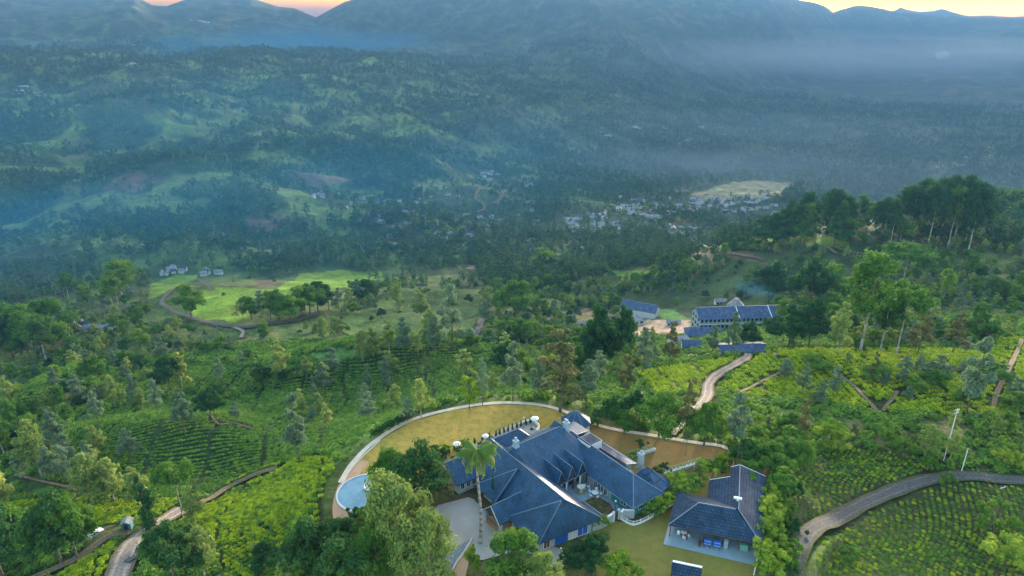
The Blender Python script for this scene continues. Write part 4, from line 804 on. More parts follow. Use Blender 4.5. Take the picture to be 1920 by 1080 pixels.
for k, lb in ((7.3, 'blue folded games table standing upright on the veranda, left of two'), (9.0, 'blue folded games table standing upright on the veranda, right of two')):
    e = empty('folded_games_table', lb, 'games table', (*onB(k, -.5), .12), an, 'blue folded tables on the veranda'); m = MB(); m.box((0, 0, 1.0), (1.25, .06, 1.3)); m.build('board', M['blue'], e); m = MB(); m.box((0, .25, 1.0), (1.25, .06, 1.3)); m.build('board', M['blue'], e)
    m = MB(); m.box((0, -.04, 1.25), (1.25, .02, .04)); m.box((0, -.04, .6), (1.25, .02, .04)); m.build('white_line', M['white'], e)
    for i in (-.5, .5): m = MB(); m.tube((i, -.15, 0), (i, .1, .9), .035); m.box((i, -.1, .05), (.06, .8, .06)); m.build('leg', M['black'], e)
e = empty('bench', 'dark red bench on the veranda left of the blue tables', 'bench', (*onB(6.0, -.3), .12), an+1.5); m = MB(); m.box((0, 0, .45), (1.5, .45, .06)); m.build('seat', M['woodp'], e); m = MB(); m.box((0, .22, .75), (1.5, .06, .5)); m.build('backrest', M['woodp'], e)
for i in (-.65, .65): m = MB(); m.box((i, 0, .22), (.07, .4, .44)); m.build('leg', M['woodp'], e)
e = empty('cupboard', 'pale teal cupboard at the right end of the veranda', 'cupboard', (*onB(13.6, .7), .12), an); m = MB(); m.box((0, 0, .6), (1.5, .6, 1.2)); m.build('cabinet', M['rail'], e); m = MB(); m.box((0, -.31, .6), (.03, .03, 1.1)); m.box((.1, -.33, .7), (.03, .05, .15)); m.build('handle', M['metal'], e)
e = empty('cabinet', 'grey-green upright cabinet right of the blue tables', 'cabinet', (*onB(10.5, .3), .12), an); m = MB(); m.box((0, 0, .8), (.7, .6, 1.6)); m.box((0, 0, 1.62), (.78, .68, .05)); m.build('body', M['wall'], e); m = MB(); m.box((.2, -.32, .9), (.03, .04, .3)); m.build('handle', M['black'], e)
for k, (x, y) in enumerate(((2.0, .9), (3.1, .2), (3.9, .9))): chair(*onB(x, y), .12, an+k*1.3, 'white chair at the left end of the outbuilding veranda', 'white veranda chairs')
e = empty('veranda_table', 'white-topped table between chairs at the left end of the veranda', 'table', (*onB(3.0, 1.2), .12), an); m = MB(); m.box((0, 0, .75), (1.2, .7, .06)); m.build('tabletop', M['white'], e)
for i in (-.5, .5): m = MB(); m.box((i, 0, .36), (.08, .6, .72)); m.build('leg', M['wood'], e)
# small building cut by the bottom edge
q = P(1264, 1060, 2.6); e = empty('small_outhouse', 'small roof with white ridge slope at the bottom edge of the lawn', 'outhouse', (q[0], q[1], 0), R(-17)); roof('roof', e, [[(-.4, .3, 2.9), (4.6, .3, 2.9), (4.8, 1.2, 2.6), (-.3, 1.2, 2.6)], [(-.4, .3, 2.9), (4.6, .3, 2.9), (4.6, -3, 1.6), (-.4, -3, 1.6)]], [((-.4, .3, 2.92), (4.6, .3, 2.92))], 'roof_grey'); wallbox(e, [(0, -2.6), (4.2, -2.6), (4.2, .8), (0, .8)], 0, 1.5, 'wall_w')
m = MB(); m.slab([(-.35, .34, 2.95), (4.55, .34, 2.95), (4.7, 1.15, 2.68), (-.28, 1.15, 2.68)], .03); m.build('roof_sheet', M['white'], e)
# picket fence round the corner of the teal end wall
def fence(px, label, z=0, h=1.1, sp=1.3, matn='white', rails=True, name='fence'):
    c = curve_px(px, .2, sp) if len(px) > 2 else np.array([P(*q, .2)[:2] for q in px]); 
    if len(px) == 2: c = np.linspace(c[0], c[1], max(2, int(np.linalg.norm(c[1]-c[0])/sp)+1))
    e = empty(name, label, 'fence', (c[0][0], c[0][1], 0)); m = MB(); o = c[0]; m2 = MB()
    for i, p in enumerate(c):
        m2 = MB(); m2.box((p[0]-o[0], p[1]-o[1], h/2), (.14, .14, h)); m2.build('post', M[matn], e)
        if i and rails:
            a = c[i-1]-o; b = p-o; L = math.dist(a, b); an_ = math.atan2(b[1]-a[1], b[0]-a[0])
            for zz_ in (.35, .85): m.box((*((a+b)/2), h*zz_), (L, .05, .07), an_)
            m.box((*((a+b)/2), .1), (L, .2, .2), an_)
            for t in (.2, .4, .6, .8): m.box((*(a+(b-a)*t), h*.45), (.04, .04, h*.8), an_)
    if rails: m.build('railing', M[matn], e)
    return e
fence([(1164, 972), (1187, 984), (1215, 973), (1245, 955), (1262, 945)], 'white picket fence round the corner of the teal end wall')
fence([(1412, 1085), (1418, 1055), (1424, 1032), (1428, 1020)], 'pale blue-white railing along the right edge of the olive lawn')
fence([(1262, 945), (1290, 925), (1330, 900), (1375, 872), (1402, 858)], 'row of white posts in the flowering hedge between the lawns', h=1.0, sp=2.0, rails=False)
# ------------------------------------------------------------------ generic buildings (factory, village)
def building(o, ang, L, W, hw, hr, roofm, wallm, label, name='building', cat='building', nwin=0, rows=1, group=None, hip=0, ov=.5, base=4, gablew=None, winm='glass'):
    e = empty(name, label, cat, o, ang, group); m = MB(); m.prism([(0, 0), (L, 0), (L, W), (0, W)], -base, hw)
    if not hip:
        for x0, x1 in ((0.02, .3), (L-.3, L-.02)): m.loft([(x0, 0, hw-.05), (x0, W, hw-.05), (x0, W/2, hw+hr-.1)], [(x1, 0, hw-.05), (x1, W, hw-.05), (x1, W/2, hw+hr-.1)])
    m.build('wall', M[wallm], e); k = hip; s = hr/(W/2); zo = hw-ov*s
    fs = [[(-ov, -ov, zo), (L+ov, -ov, zo), (L+ov-k, W/2, hw+hr), (-ov+k, W/2, hw+hr)], [(-ov, W+ov, zo), (L+ov, W+ov, zo), (L+ov-k, W/2, hw+hr), (-ov+k, W/2, hw+hr)]]
    if hip: fs += [[(-ov, -ov, zo), (-ov, W+ov, zo), (-ov+k, W/2, hw+hr)], [(L+ov, -ov, zo), (L+ov, W+ov, zo), (L+ov-k, W/2, hw+hr)]]
    roof('roof', e, fs, [((-ov+k, W/2, hw+hr), (L+ov-k, W/2, hw+hr))] if L > 12 else [], roofm, .15, .12)
    sh = hw/max(rows, 1)
    for r0 in range(rows):
        for i in range(nwin):
            m = MB(); w_ = L/nwin*.55; m.box((L*(i+.5)/nwin, -.05, sh*(r0+.55)), (w_, .12, sh*.45)); m.build('window', M[winm], e)
    return e
def gp(px, py): return hit(px, py)
p = gp(1322, 630); q = np.array(gp(1322, 630)); FZ = p[2]
fac = building((p[0]-4, p[1], FZ), R(4), 62, 15, 11.5, 4.2, 'sheet', 'wall', 'three-storey factory with a long blue metal roof and rows of windows', 'factory', 'factory', 24, 3, ov=.8, base=14)
for k in (24, 44, 56): m = MB(); m.tube((k, -.9, 11.3), (k, 7.5, 15.95), .22); m.build('roof_rib', M['white'], fac)
m = MB(); m.lathe((26, 12, 12.5), [(5.2, 0), (5.2, 2.0), (1.2, 6.5), (.001, 6.6)], 12); m.build('roof_hood', M['sheet_pale'], fac)
m = MB()
for z in (3.8, 7.65): m.box((31, -.35, z), (62.4, .7, .3))
m.build('storey_band', M['wall_w'], fac)
for z in (2.2, 6, 9.6):
    for y in (3, 7.5, 12): m = MB(); m.box((-.05, y, z), (.12, 1.8, 1.8)); m.build('window', M['glass'], fac)
p = gp(1292, 640); building((p[0]-2, p[1]-1, p[2]), R(-6), 22, 11, 4.5, 3, 'sheet', 'wall', 'lower shed with blue hipped roof in front of the factory', 'shed', 'shed', 7, 1, hip=4, base=8)
p = gp(1348, 668); building((p[0], p[1]-3, p[2]), R(3), 19, 8, 3.5, 1.2, 'sheet', 'wall', 'flat grey shed roof beside the top of the climbing track', 'shed', 'shed', 5, 1, base=8)
p = gp(1238, 592); building((p[0], p[1]+4, p[2]), R(152), 30, 13, 5.5, 4.5, 'sheet', 'wall_w', 'long white-walled building with blue-grey roof left of the factory', 'warehouse', 'warehouse', 6, 1, base=10)
p = gp(1180, 612); building((p[0], p[1], p[2]), R(20), 13, 10, 3.5, 3, 'sheet_pale', 'wall_w', 'small hipped grey roof below the white-walled building', 'house', 'house', 3, 1, hip=4, base=5)
for k, (px, py, L, W, rm, lb) in enumerate([(1250, 612, 10, 6, 'sheet_pale', 'pale roofed hut at the edge of the factory yard'), (1262, 652, 9, 6, 'sheet_pale', 'white roofed cottage low in front of the factory yard'), (1280, 660, 8, 6, 'sheet', 'blue-grey roofed cottage beside the white roofed one'), (1016, 612, 10, 7, 'sheet_pale', 'pale roofed house among the dark trees in the middle'), (1030, 605, 9, 6, 'rust', 'brown roofed house behind the pale one in the middle trees'), (984, 622, 7, 5, 'sheet_pale', 'little white roof left of the house in the middle trees'), (1342, 572, 9, 5, 'sheet_pale', 'pale hut behind the left end of the factory'), (1085, 618, 8, 6, 'sheet_pale', 'lone white hut in the trees left of the factory')]):
    p = gp(px, py); building((p[0], p[1], p[2]), R(-10+k*27 % 50), L, W, 3, 1.8, rm, 'wall_w', lb, 'house', 'house', 3, 1)
HP = []
def village(poly, n, where, smin=7, smax=13, seed=0):
    rs = random.Random(seed); rms = [('sheet_pale', 'pale'), ('sheet', 'blue-grey'), ('rust', 'brown')]; xs = [a for a, b in poly]; ys = [b for a, b in poly]; k = 0; done = []
    while k < n:
        px = rs.uniform(min(xs), max(xs)); py = rs.uniform(min(ys), max(ys)); ins = False
        for (x0, y0), (x1, y1) in zip(poly, poly[1:]+poly[:1]):
            if (y0 > py) != (y1 > py) and px < (x1-x0)*(py-y0)/(y1-y0)+x0: ins = not ins
        if not ins: continue
        h = hit(px, py); L = rs.uniform(smin, smax)
        if not h: continue
        k += 1; j = rs.choices((0, 1, 2), (8, 2, 1))[0]
        key = (j, k % 3 if HP else 0); HP.append(1)
        building((h[0], h[1], h[2]+.3), R(rs.uniform(-30, 30)+(90 if rs.random() < .3 else 0)), L, L*.6, 3.4, 2.2, rms[j][0], 'wall_w', rms[j][1]+' roofed small house '+where, 'house', 'house', 0, 1, group='houses '+where, base=3)
village([(1165, 365), (1230, 362), (1290, 378), (1290, 400), (1220, 410), (1160, 400)], 40, 'in the valley village right of centre', 10, 20, 1)
village([(1290, 372), (1460, 365), (1450, 388), (1400, 400), (1300, 402)], 62, 'in the dense town below the ochre field', 9, 18, 2)
village([(1040, 412), (1130, 405), (1170, 425), (1110, 445), (1040, 435)], 26, 'scattered below the valley village', 9, 16, 3)
village([(880, 322), (950, 322), (1000, 345), (985, 352), (900, 345)], 16, 'around the top of the zigzag track', 10, 18, 4)
village([(800, 350), (850, 350), (855, 370), (800, 372)], 7, 'left of the zigzag track', 9, 15, 5)
village([(1190, 320), (1260, 322), (1260, 332), (1190, 330)], 6, 'in the misty clearing far right of centre', 10, 20, 6)
village([(640, 370), (720, 375), (745, 400), (660, 395)], 10, 'on the lower slope left of centre', 9, 16, 7)
village([(690, 440), (800, 425), (900, 435), (900, 460), (800, 475), (690, 462)], 14, 'half hidden in the trees at centre', 8, 14, 8)
village([(365, 440), (410, 440), (410, 452), (365, 452)], 6, 'in the dark wood left of centre', 8, 14, 9)
village([(270, 505), (340, 502), (345, 515), (280, 520)], 7, 'behind the hairpin road', 5, 8, 10)
village([(370, 506), (440, 508), (440, 522), (375, 520)], 5, 'beside the hairpin bend', 5, 8, 11)
village([(135, 612), (250, 605), (265, 622), (190, 628), (135, 625)], 6, 'in the trees at left above the shrubs', 7, 11, 12)
village([(20, 150), (60, 150), (70, 178), (30, 180)], 7, 'high on the far hill at upper left', 20, 34, 13)
village([(128, 118), (250, 118), (250, 124), (128, 124)], 14, 'in a row along the far plateau edge', 18, 30, 14)
village([(350, 36), (385, 40), (385, 45), (350, 42)], 4, 'high on the far mountain at left', 30, 44, 15)
village([(570, 360), (640, 362), (640, 375), (570, 378)], 6, 'on the brown slope left of centre', 9, 16, 16)
village([(1500, 395), (1530, 398), (1530, 408), (1500, 405)], 3, 'glimpsed through the tall grove', 10, 14, 17)
village([(1840, 430), (1880, 435), (1880, 445), (1840, 442)], 4, 'among trees right of the tall grove', 7, 11, 18)
village([(1700, 305), (1780, 305), (1900, 270), (1920, 290), (1780, 320)], 12, 'on the misty valley floor at far right', 16, 30, 19)
village([(1100, 240), (1350, 235), (1300, 265), (1120, 262)], 16, 'on the distant hazy valley floor', 18, 32, 20)
village([(1160, 475), (1230, 470), (1225, 492), (1165, 488)], 5, 'in trees above the white-walled building', 7, 11, 21)
rs_ = random.Random(77); mh = MB(); cnt = 0
for poly, n_ in (([(880, 385), (1150, 345), (1480, 362), (1460, 420), (1250, 490), (1000, 480), (860, 450)], 150), ([(640, 380), (860, 360), (880, 470), (660, 480)], 40), ([(1080, 225), (1420, 225), (1700, 290), (1300, 300)], 60)):
    for k in range(n_):
        px = rs_.uniform(min(a for a, b in poly), max(a for a, b in poly)); py = rs_.uniform(min(b for a, b in poly), max(b for a, b in poly)); ins = False
        for (x0, y0), (x1, y1) in zip(poly, poly[1:]+poly[:1]):
            if (y0 > py) != (y1 > py) and px < (x1-x0)*(py-y0)/(y1-y0)+x0: ins = not ins
        h = hit(px, py) if ins else None
        if not h: continue
        L = rs_.uniform(8, 17)*(1 if h[1] < 2200 else 1.7); W = L*.6; a_ = rs_.uniform(-.6, .6)+(1.57 if rs_.random() < .4 else 0); c_, s_ = math.cos(a_), math.sin(a_)
        f_ = lambda x, y, z: (h[0]+x*c_-y*s_, h[1]+x*s_+y*c_, h[2]+z)
        mh.loft([f_(0, 0, -2), f_(0, W, -2), f_(0, W, 3.2), f_(0, W/2, 5.6), f_(0, 0, 3.2)], [f_(L, 0, -2), f_(L, W, -2), f_(L, W, 3.2), f_(L, W/2, 5.6), f_(L, 0, 3.2)][:5])
tag(mh.build('distant_houses', M['sheet_pale']), 'far small roofs scattered among the trees of the valley', kind='stuff')
# ------------------------------------------------------------------ by the junction, bottom left
p = gp(240, 990); e = empty('hut', 'small teal hut with pale pitched roof beside the junction', 'hut', p, R(12)); m = MB(); m.box((0, 0, 1.0), (2.2, 1.9, 2.4)); m.build('wall', M['teal'], e); roof('roof', e, [[(-1.35, -1.3, 2.0), (-1.35, 1.3, 2.0), (0, 1.3, 2.75), (0, -1.3, 2.75)], [(1.35, -1.3, 2.0), (1.35, 1.3, 2.0), (0, 1.3, 2.75), (0, -1.3, 2.75)]], [], 'sheet_pale', .06); m = MB(); m.box((0, -.98, .9), (.9, .06, 1.8)); m.build('door', M['black'], e)
def car(p, rz, label, body, L=3.6, name='parked_car', cat='car'):
    e = empty(name, label, cat, p, rz); m = MB(); pr_ = [(-L/2, .35), (L/2, .35), (L/2, .8), (L/2-.25, .92), (L/2-1.0, .98), (L/2-1.5, 1.42), (-L/2+.55, 1.46), (-L/2+.1, .98), (-L/2, .9)]
    m.loft([(x, -.78, z) for x, z in pr_], [(x, .78, z) for x, z in pr_]); m.build('body', M[body], e); m = MB(); gp_ = [(L/2-1.08, .99), (L/2-1.5, 1.36), (-L/2+.6, 1.38), (-L/2+.25, 1.0)]; m.loft([(x, -.8, z) for x, z in gp_], [(x, .8, z) for x, z in gp_]); m.build('window', M['glass'], e)
    for sx in (-1, 1):
        for sy in (-1, 1): m = MB(); m.tube((sx*L*.31, sy*.72-.1, .32), (sx*L*.31, sy*.72+.1, .32), .32, n=14); wh = m.build('wheel', M['rubber'], e); m = MB(); m.tube((sx*L*.31, sy*.78-.06, .32), (sx*L*.31, sy*.78+.06, .32), .17, n=10); m.build('rim', M['metal'], wh)
    for sy in (-.5, .5): m = MB(); m.box((L/2+.01, sy, .75), (.06, .28, .14)); m.build('headlight', M['white'], e)
p = gp(181, 1003); car(p, R(60), 'white car with dark windows parked by the ochre track at left', 'white', 3.4); p = gp(248, 1055); car(p, R(70), 'small black car at the edge of the rutted road bottom left', 'black', 3.2)
for k, (px, py, s) in enumerate(((262, 980, 1.0), (270, 980, .8), (275, 985, 1.1), (268, 986, .7))):
    p = gp(px, py); e = bpy.data.objects.new('boulder', None); bm_ = MB(); bm_.lathe((0, 0, 0), [(s*.6, -.2), (s*.75, .2), (s*.5, .55), (.001, .65)], 7); e = bm_.build('boulder', M['stone']); e.location = p; e.rotation_euler = (.1*k, .1, k); tag(e, 'pale boulder in the small pile between hut and slender tree', 'boulder', 'boulders by the junction')
# ------------------------------------------------------------------ poles and wires
def pole(px, py, hpx, label, matn='white', arms=1, r=.13, lean=0):
    p = gp(px, py); h = wpx(px, hpx, py); e = empty('utility_pole', label, 'pole', p, .4); m = MB(); m.tube((0, 0, -.5), (lean*h, 0, h), r, r*.65, 8); m.build('post', M[matn], e)
    for k in range(arms):
        m = MB(); m.box((lean*h, 0, h-.4-k*.9), (1.7, .12, .12)); m.build('crossarm', M['metal'], e)
        for s in (-.7, 0, .7): m = MB(); m.lathe((lean*h+s, 0, h-.34-k*.9), [(.06, 0), (.08, .12), (.001, .22)], 6); m.build('insulator', M['white'], e)
    return np.array([p[0], p[1], p[2]+h-.4])
P1 = pole(1769, 864, 98, 'tall pale concrete pole with two crossarms right of the tea field', arms=2); P2 = pole(1802, 886, 46, 'short white pole beside the tarmac bend', arms=0, r=.12)
P3 = pole(1842, 1010, 95, 'thin dark leaning pole in the vegetable plots', 'bark', 1, .09, .12); P4 = pole(1285, 855, 62, 'thin dark post behind the garden wall', 'bark', 0, .06); P5 = pole(1376, 905, 78, 'thin dark mast at the corner of the lawns', 'bark', 0, .06)
for k, (a, b, lb) in enumerate(((P1, P3, 'sagging wires between the tall pale pole and the dark leaning pole'), (P1, np.array([75, 330, P1[2]+4]), 'sagging wires running uphill from the tall pale pole'))):
    m = MB()
    for s in (-.6, .6):
        L = [a+(b-a)*t+np.array([s, 0, -2.6*4*t*(1-t)]) for t in np.linspace(0, 1, 14)]
        for u, v in zip(L, L[1:]): m.tube(u, v, .022, n=4)
    tag(m.build('power_line', M['black']), lb, 'power line')
# ------------------------------------------------------------------ the tall palm
pp = P(900, 1018, 0); ph = 18.8; pe = empty('palm_tree', 'tall slender palm with a full crown of yellowing fronds in the forecourt', 'palm tree', (pp[0], pp[1], 0))
m = MB(); pv = [(.25*math.sin(i*.35), .1*math.cos(i*.3)-.1, ph*i/14) for i in range(15)]
for i in range(14): m.tube(pv[i], pv[i+1], .34-.012*i if i else .42, .34-.012*(i+1), 10)
m.build('trunk', M['palebark'], pe, True); top = np.array(pv[-1]); m = MB(); m.tube(top-np.array([0, 0, .2]), top+np.array([0, 0, 1.4]), .24, .12, 10); m.build('crownshaft', M['l_palm'], pe)
rs = np.random.default_rng(4)
for k in range(17):
    az = k*2.399; el = 1.1-.11*(k % 12)+rs.uniform(-.1, .1); L = 5.6+rs.random()*1.0; d = np.array([math.cos(az), math.sin(az), 0]); V_ = []; Q_ = []; ti = []; p = top+np.array([0, 0, 1.2]); e_l = el; n = 26; tk = rs.random()*.4+(k % 12)*.03
    for i in range(n):
        f = i/n; st = L/n; e_l -= (.055+.05*f)*1.25; dr = d*math.cos(e_l)+np.array([0, 0, math.sin(e_l)]); p2 = p+dr*st; sd = np.cross(dr, [0, 0, 1]); sd /= np.linalg.norm(sd)+1e-6; up = np.cross(sd, dr)
        b = len(V_); V_ += [p+sd*.04, p2+sd*.03, p2-sd*.03, p-sd*.04]; Q_.append((b, b+1, b+2, b+3)); ti += [tk]*4
        ll = 1.15*math.sin(min(1, f*1.15+.18)*math.pi)**.6+.12
        for s in (-1, 1):
            for j in range(3):
                o = p+dr*st*j/3; tip = o+(sd*s*.72+dr*.35-up*(.28+.3*rs.random())+np.array([0, 0, -.35-.25*rs.random()]))*ll*(.8+.4*rs.random()); b = len(V_); wv = dr*.075; mid = o*.5+tip*.5+np.array([0, 0, .10])
                V_ += [o, mid+wv, tip, mid-wv]; Q_.append((b, b+1, b+2, b+3)); ti += [min(1, tk+rs.random()*.35+(.3 if f > .6 else 0))]*4
        p = p2
    me = bigmesh('frond', np.array(V_), np.array(Q_), M['l_palm']); at = me.attributes.new('tint', 'FLOAT', 'POINT'); at.data.foreach_set('value', np.array(ti, np.float32)); link('frond', me, pe)
pq = P(925, 948, 0); tree(pq[0], pq[1], 7.5, 'slender', 'thin young tree standing behind the palm trunk', z=0, wide=.35)
# ------------------------------------------------------------------ single trees one can name
T = [  # base x, base y, height px, prototype, width factor, label
 (755, 1092, 208, 'feather', .58, 'large feathery olive-green tree filling the foreground left of the forecourt'),
 (805, 1105, 145, 'feather2', .66, 'second feathery tree leaning over the forecourt, right of the largest'), (712, 1110, 130, 'olive', .6, 'dense tree at the bottom just left of the feathery one'),
 (828, 1130, 90, 'airy_light1', .9, 'loose pale green tree at the bottom left of the forecourt'),
 (733, 935, 92, 'olive', .72, 'broad dark tree beside the pond behind the feathery one'), (792, 948, 112, 'round_dark0', .95, 'dark round tree in front of the left end of the blue roofs'), (826, 945, 75, 'brown', 1.3, 'twiggy grey-brown tree against the grey wall of the hotel'),
 (965, 1108, 112, 'round_mid0', .8, 'round bright green tree at the bottom of the forecourt'), (1020, 1140, 105, 'feather2', .62, 'pale feathery tree at the bottom edge in front of the service yard'), (1107, 1078, 75, 'round_dark1', .95, 'dark green round tree between service yard and olive lawn'), (1160, 1100, 58, 'yelbush', 1.0, 'spiky yellow-green shrub at the corner of the olive lawn'),
 (888, 1090, 72, 'yellow', .4, 'narrow yellow-green shrub at the foot of the palm'), (640, 1060, 88, 'round_dark0', .85, 'dense dark green tree below the pond'), (588, 1100, 120, 'round_dark1', .9, 'dark tree on the slope below the brick path'), (655, 1130, 120, 'round_dark0', 1.0, 'dark tree at the bottom edge below the pond'), (545, 1120, 80, 'airy_light0', 1.0, 'pale leafy young tree in the lower tea slope'),
 (690, 985, 34, 'bush0', 1.0, 'leafy shrub growing over the lower rim of the pond'), (672, 975, 24, 'darkbush', 1.0, 'small dark shrub at the edge of the pond'),
 (118, 1062, 132, 'round_dark0', .72, 'left of the two dark trees beside the ochre track'), (146, 1050, 120, 'round_mid1', .62, 'right of the two dark trees beside the ochre track'), (8, 1090, 135, 'round_dark1', .9, 'dark tree cut by the left edge at the bottom'), (-20, 1060, 120, 'round_mid0', .9, 'broad green tree beyond the left edge at the bottom'),
 (285, 1000, 112, 'slender', .8, 'slender dark tree standing in the junction'), (343, 972, 108, 'umbrella', .55, 'thin pale-stemmed tree with a small dark top by the road'), (332, 1105, 122, 'round_dark1', .78, 'broad dark tree at the bottom between road and tea slope'), (385, 1085, 100, 'airy_light1', .9, 'pale airy tree right of the broad dark one at the bottom'), (366, 985, 75, 'airy_light0', .85, 'yellow-green airy tree on the corner of the bright tea'),
 (78, 892, 108, 'airy_light0', .85, 'tall pale airy tree at left, nearest the edge'), (112, 852, 92, 'airy_silver0', .8, 'pale tree behind the tall airy one at left'), (128, 905, 75, 'airy_silver1', .8, 'grey-green airy tree beside the brown path at left'), (215, 940, 85, 'airy_light1', .95, 'spreading pale tree above the bright tea strip'), (262, 948, 72, 'airy_light0', .9, 'round-topped pale tree above the hut'), (175, 945, 100, 'airy_light1', .9, 'bushy yellow-green tree left of the spreading pale one'), (10, 965, 92, 'airy_light0', .9, 'pale tree at the left edge above the bright tea strip'), (45, 900, 60, 'airy_silver0', .8, 'small grey-green tree near the left edge'),
 (348, 812, 88, 'airy_silver0', .75, 'conical silver-green tree on the tea knoll at left'), (397, 785, 58, 'round_dark0', .85, 'rounded dark tree right of the silver one'), (343, 728, 72, 'airy_light1', .65, 'yellow-topped tree at the edge of the dark shrubs'), (322, 735, 66, 'round_dark1', .8, 'dark tree left of the yellow-topped one'), (255, 765, 66, 'airy_silver1', .6, 'slim grey-green tree above the tea knoll'), (562, 865, 135, 'airy_silver1', .55, 'tall thin wispy tree on the left tea slope'), (528, 712, 78, 'airy_light0', .75, 'light tree by the pale green flat'), (700, 668, 58, 'airy_light1', .9, 'light tree at the edge of the middle knoll'), (758, 670, 78, 'airy_silver0', .85, 'tall grey-green tree on top of the middle knoll'), (730, 660, 60, 'airy_light0', .8, 'light tree left of the tall one on the middle knoll'), (692, 735, 55, 'airy_silver1', .55, 'small slim tree on the flank of the middle knoll'), (682, 765, 36, 'airy_light0', .6, 'little pale tree low on the middle knoll'),
 (880, 768, 66, 'yellow', .62, 'bright yellow-green tree just behind the upper lawn path'), (790, 782, 76, 'airy_light1', .8, 'pale tree behind the left part of the upper lawn'), (765, 790, 48, 'airy_silver0', .9, 'small grey-green tree left of the pale one behind the lawn'), (848, 655, 128, 'airy_silver0', .8, 'large airy grey-green tree in the middle distance'), (790, 600, 60, 'airy_light0', 1.1, 'wide pale tree left of the large airy one'), (815, 660, 70, 'airy_silver1', 1.0, 'low airy tree in front of the large grey-green one'), (962, 752, 118, 'airy_silver1', .62, 'slim tall tree behind the top of the lawn'), (905, 760, 95, 'airy_silver0', .5, 'thin bare-stemmed tree behind the yellow-green one'),
 (1050, 772, 165, 'brown', 1.05, 'very large loose brownish tree behind the pavilion'), (1100, 765, 95, 'airy_silver0', .9, 'grey-green tree right of the large brownish one'), (1010, 745, 80, 'airy_silver1', .9, 'grey-green tree left of the large brownish one'), (1120, 700, 125, 'round_dark0', .55, 'tall dark tree between the brown tree and the factory'), (1165, 690, 118, 'round_dark1', .5, 'tall dark tree left of the factory yard'), (1205, 700, 90, 'airy_silver0', .8, 'airy tree just in front of the factory yard'), (1255, 690, 92, 'brown', .7, 'brownish loose tree by the factory yard'), (965, 600, 75, 'round_mid1', 1.0, 'round green tree in the middle of the valley wood'), (1055, 560, 42, 'round_dark1', .8, 'dark plum-coloured tree in the valley wood'), (1020, 505, 42, 'yellow', 1.2, 'wide light green tree in the valley wood'),
 (1235, 822, 82, 'round_mid0', 1.0, 'broad leafy tree against the climbing track'), (1192, 800, 66, 'round_dark1', .95, 'dark tree left of the broad leafy one'), (1145, 800, 58, 'round_dark0', .7, 'small dark tree above the russet lawn'), (1170, 815, 45, 'round_mid1', .9, 'low green tree just behind the garden wall'), (1285, 825, 122, 'brown', .62, 'tall russet-leaved tree beside the climbing track'), (1320, 835, 80, 'round_mid1', .75, 'green tree behind the garden wall right of the track'), (1345, 832, 60, 'yellow', .7, 'yellow-green small tree behind the garden wall'), (1375, 838, 105, 'airy_silver1', .8, 'tall pale-stemmed tree behind the corner of the garden wall'), (1330, 800, 45, 'round_dark0', .8, 'small dark tree by the bend of the climbing track'),
 (1370, 672, 92, 'airy_silver0', .62, 'pointed tree standing in front of the factory'), (1400, 655, 52, 'round_dark0', .85, 'dark round tree before the right end of the factory'), (1335, 668, 62, 'airy_silver1', .8, 'thin airy tree before the left part of the factory'), (1478, 655, 84, 'round_dark1', .95, 'large dark round tree hiding the end of the factory'), (1515, 655, 92, 'round_dark0', .8, 'dark tree right of the large round one'), (1570, 665, 100, 'airy_light0', .7, 'light green slim tree left of the tallest eucalyptus'), (1612, 662, 182, 'euc0', .95, 'tallest eucalyptus with a bare white trunk on the right slope'), (1680, 665, 135, 'umbrella', .7, 'spreading flat-topped tree right of the tallest eucalyptus'), (1650, 662, 115, 'euc_dark0', .9, 'dark eucalyptus close behind the tallest one'), (1720, 665, 90, 'brown', 1.0, 'olive-brown tree right of the flat-topped one'), (1785, 665, 85, 'brown', .9, 'brownish tree above the bright tea at right'),
 (1690, 545, 90, 'umbrella', 1.0, 'umbrella-crowned tree in the wood at right'), (1765, 575, 70, 'euc1', .7, 'leaning white-stemmed tree in the wood at right'), (1515, 590, 105, 'round_dark1', .8, 'big dark tree behind the right end of the factory'), (1440, 570, 78, 'round_dark0', .9, 'dark tree behind the factory roof'), (1560, 575, 80, 'round_mid0', .8, 'green tree left of the flat umbrella crowns'),
 (1812, 775, 150, 'airy_silver1', .7, 'tall sparse tree in the bright tea at right'), (1635, 720, 62, 'brown', .6, 'dark thin tree in the bright tea'), (1503, 745, 68, 'airy_silver0', .7, 'thin grey tree on the left of the bright tea'), (1560, 745, 62, 'airy_silver1', .7, 'faint grey tree right of the thin one in the tea'), (1500, 835, 92, 'brown', .6, 'pale-stemmed rusty tree on the scrub slope'), (1555, 840, 55, 'yellow', 1.0, 'yellow-green bushy tree on the scrub slope'), (1592, 840, 45, 'brown', .6, 'broken bare stem on the scrub slope'), (1733, 858, 66, 'airy_light1', .9, 'light yellow tree left of the tall pole'), (1780, 865, 60, 'airy_light0', .8, 'light tree beside the tall pole'), (1863, 825, 52, 'airy_light0', .7, 'small light tree at the right end of the scrub'), (1875, 878, 40, 'yellow', .8, 'small bright tree above the tarmac bend'), (1900, 880, 34, 'yellow', .9, 'bright bush near the right edge above the tarmac bend'), (1745, 880, 22, 'bush0', 1.0, 'round green bush on the bank of the tarmac road'), (1770, 915, 28, 'bush1', .7, 'small shrub on the inside verge of the bend'), (1862, 1000, 55, 'bush1', .7, 'bushy shrub among the vegetable plots'), (1880, 1070, 60, 'yelbush', 1.1, 'light shrub near the bottom right corner'), (1590, 1060, 30, 'bush0', 1.0, 'shrub at the left edge of the vegetable plots'),
]
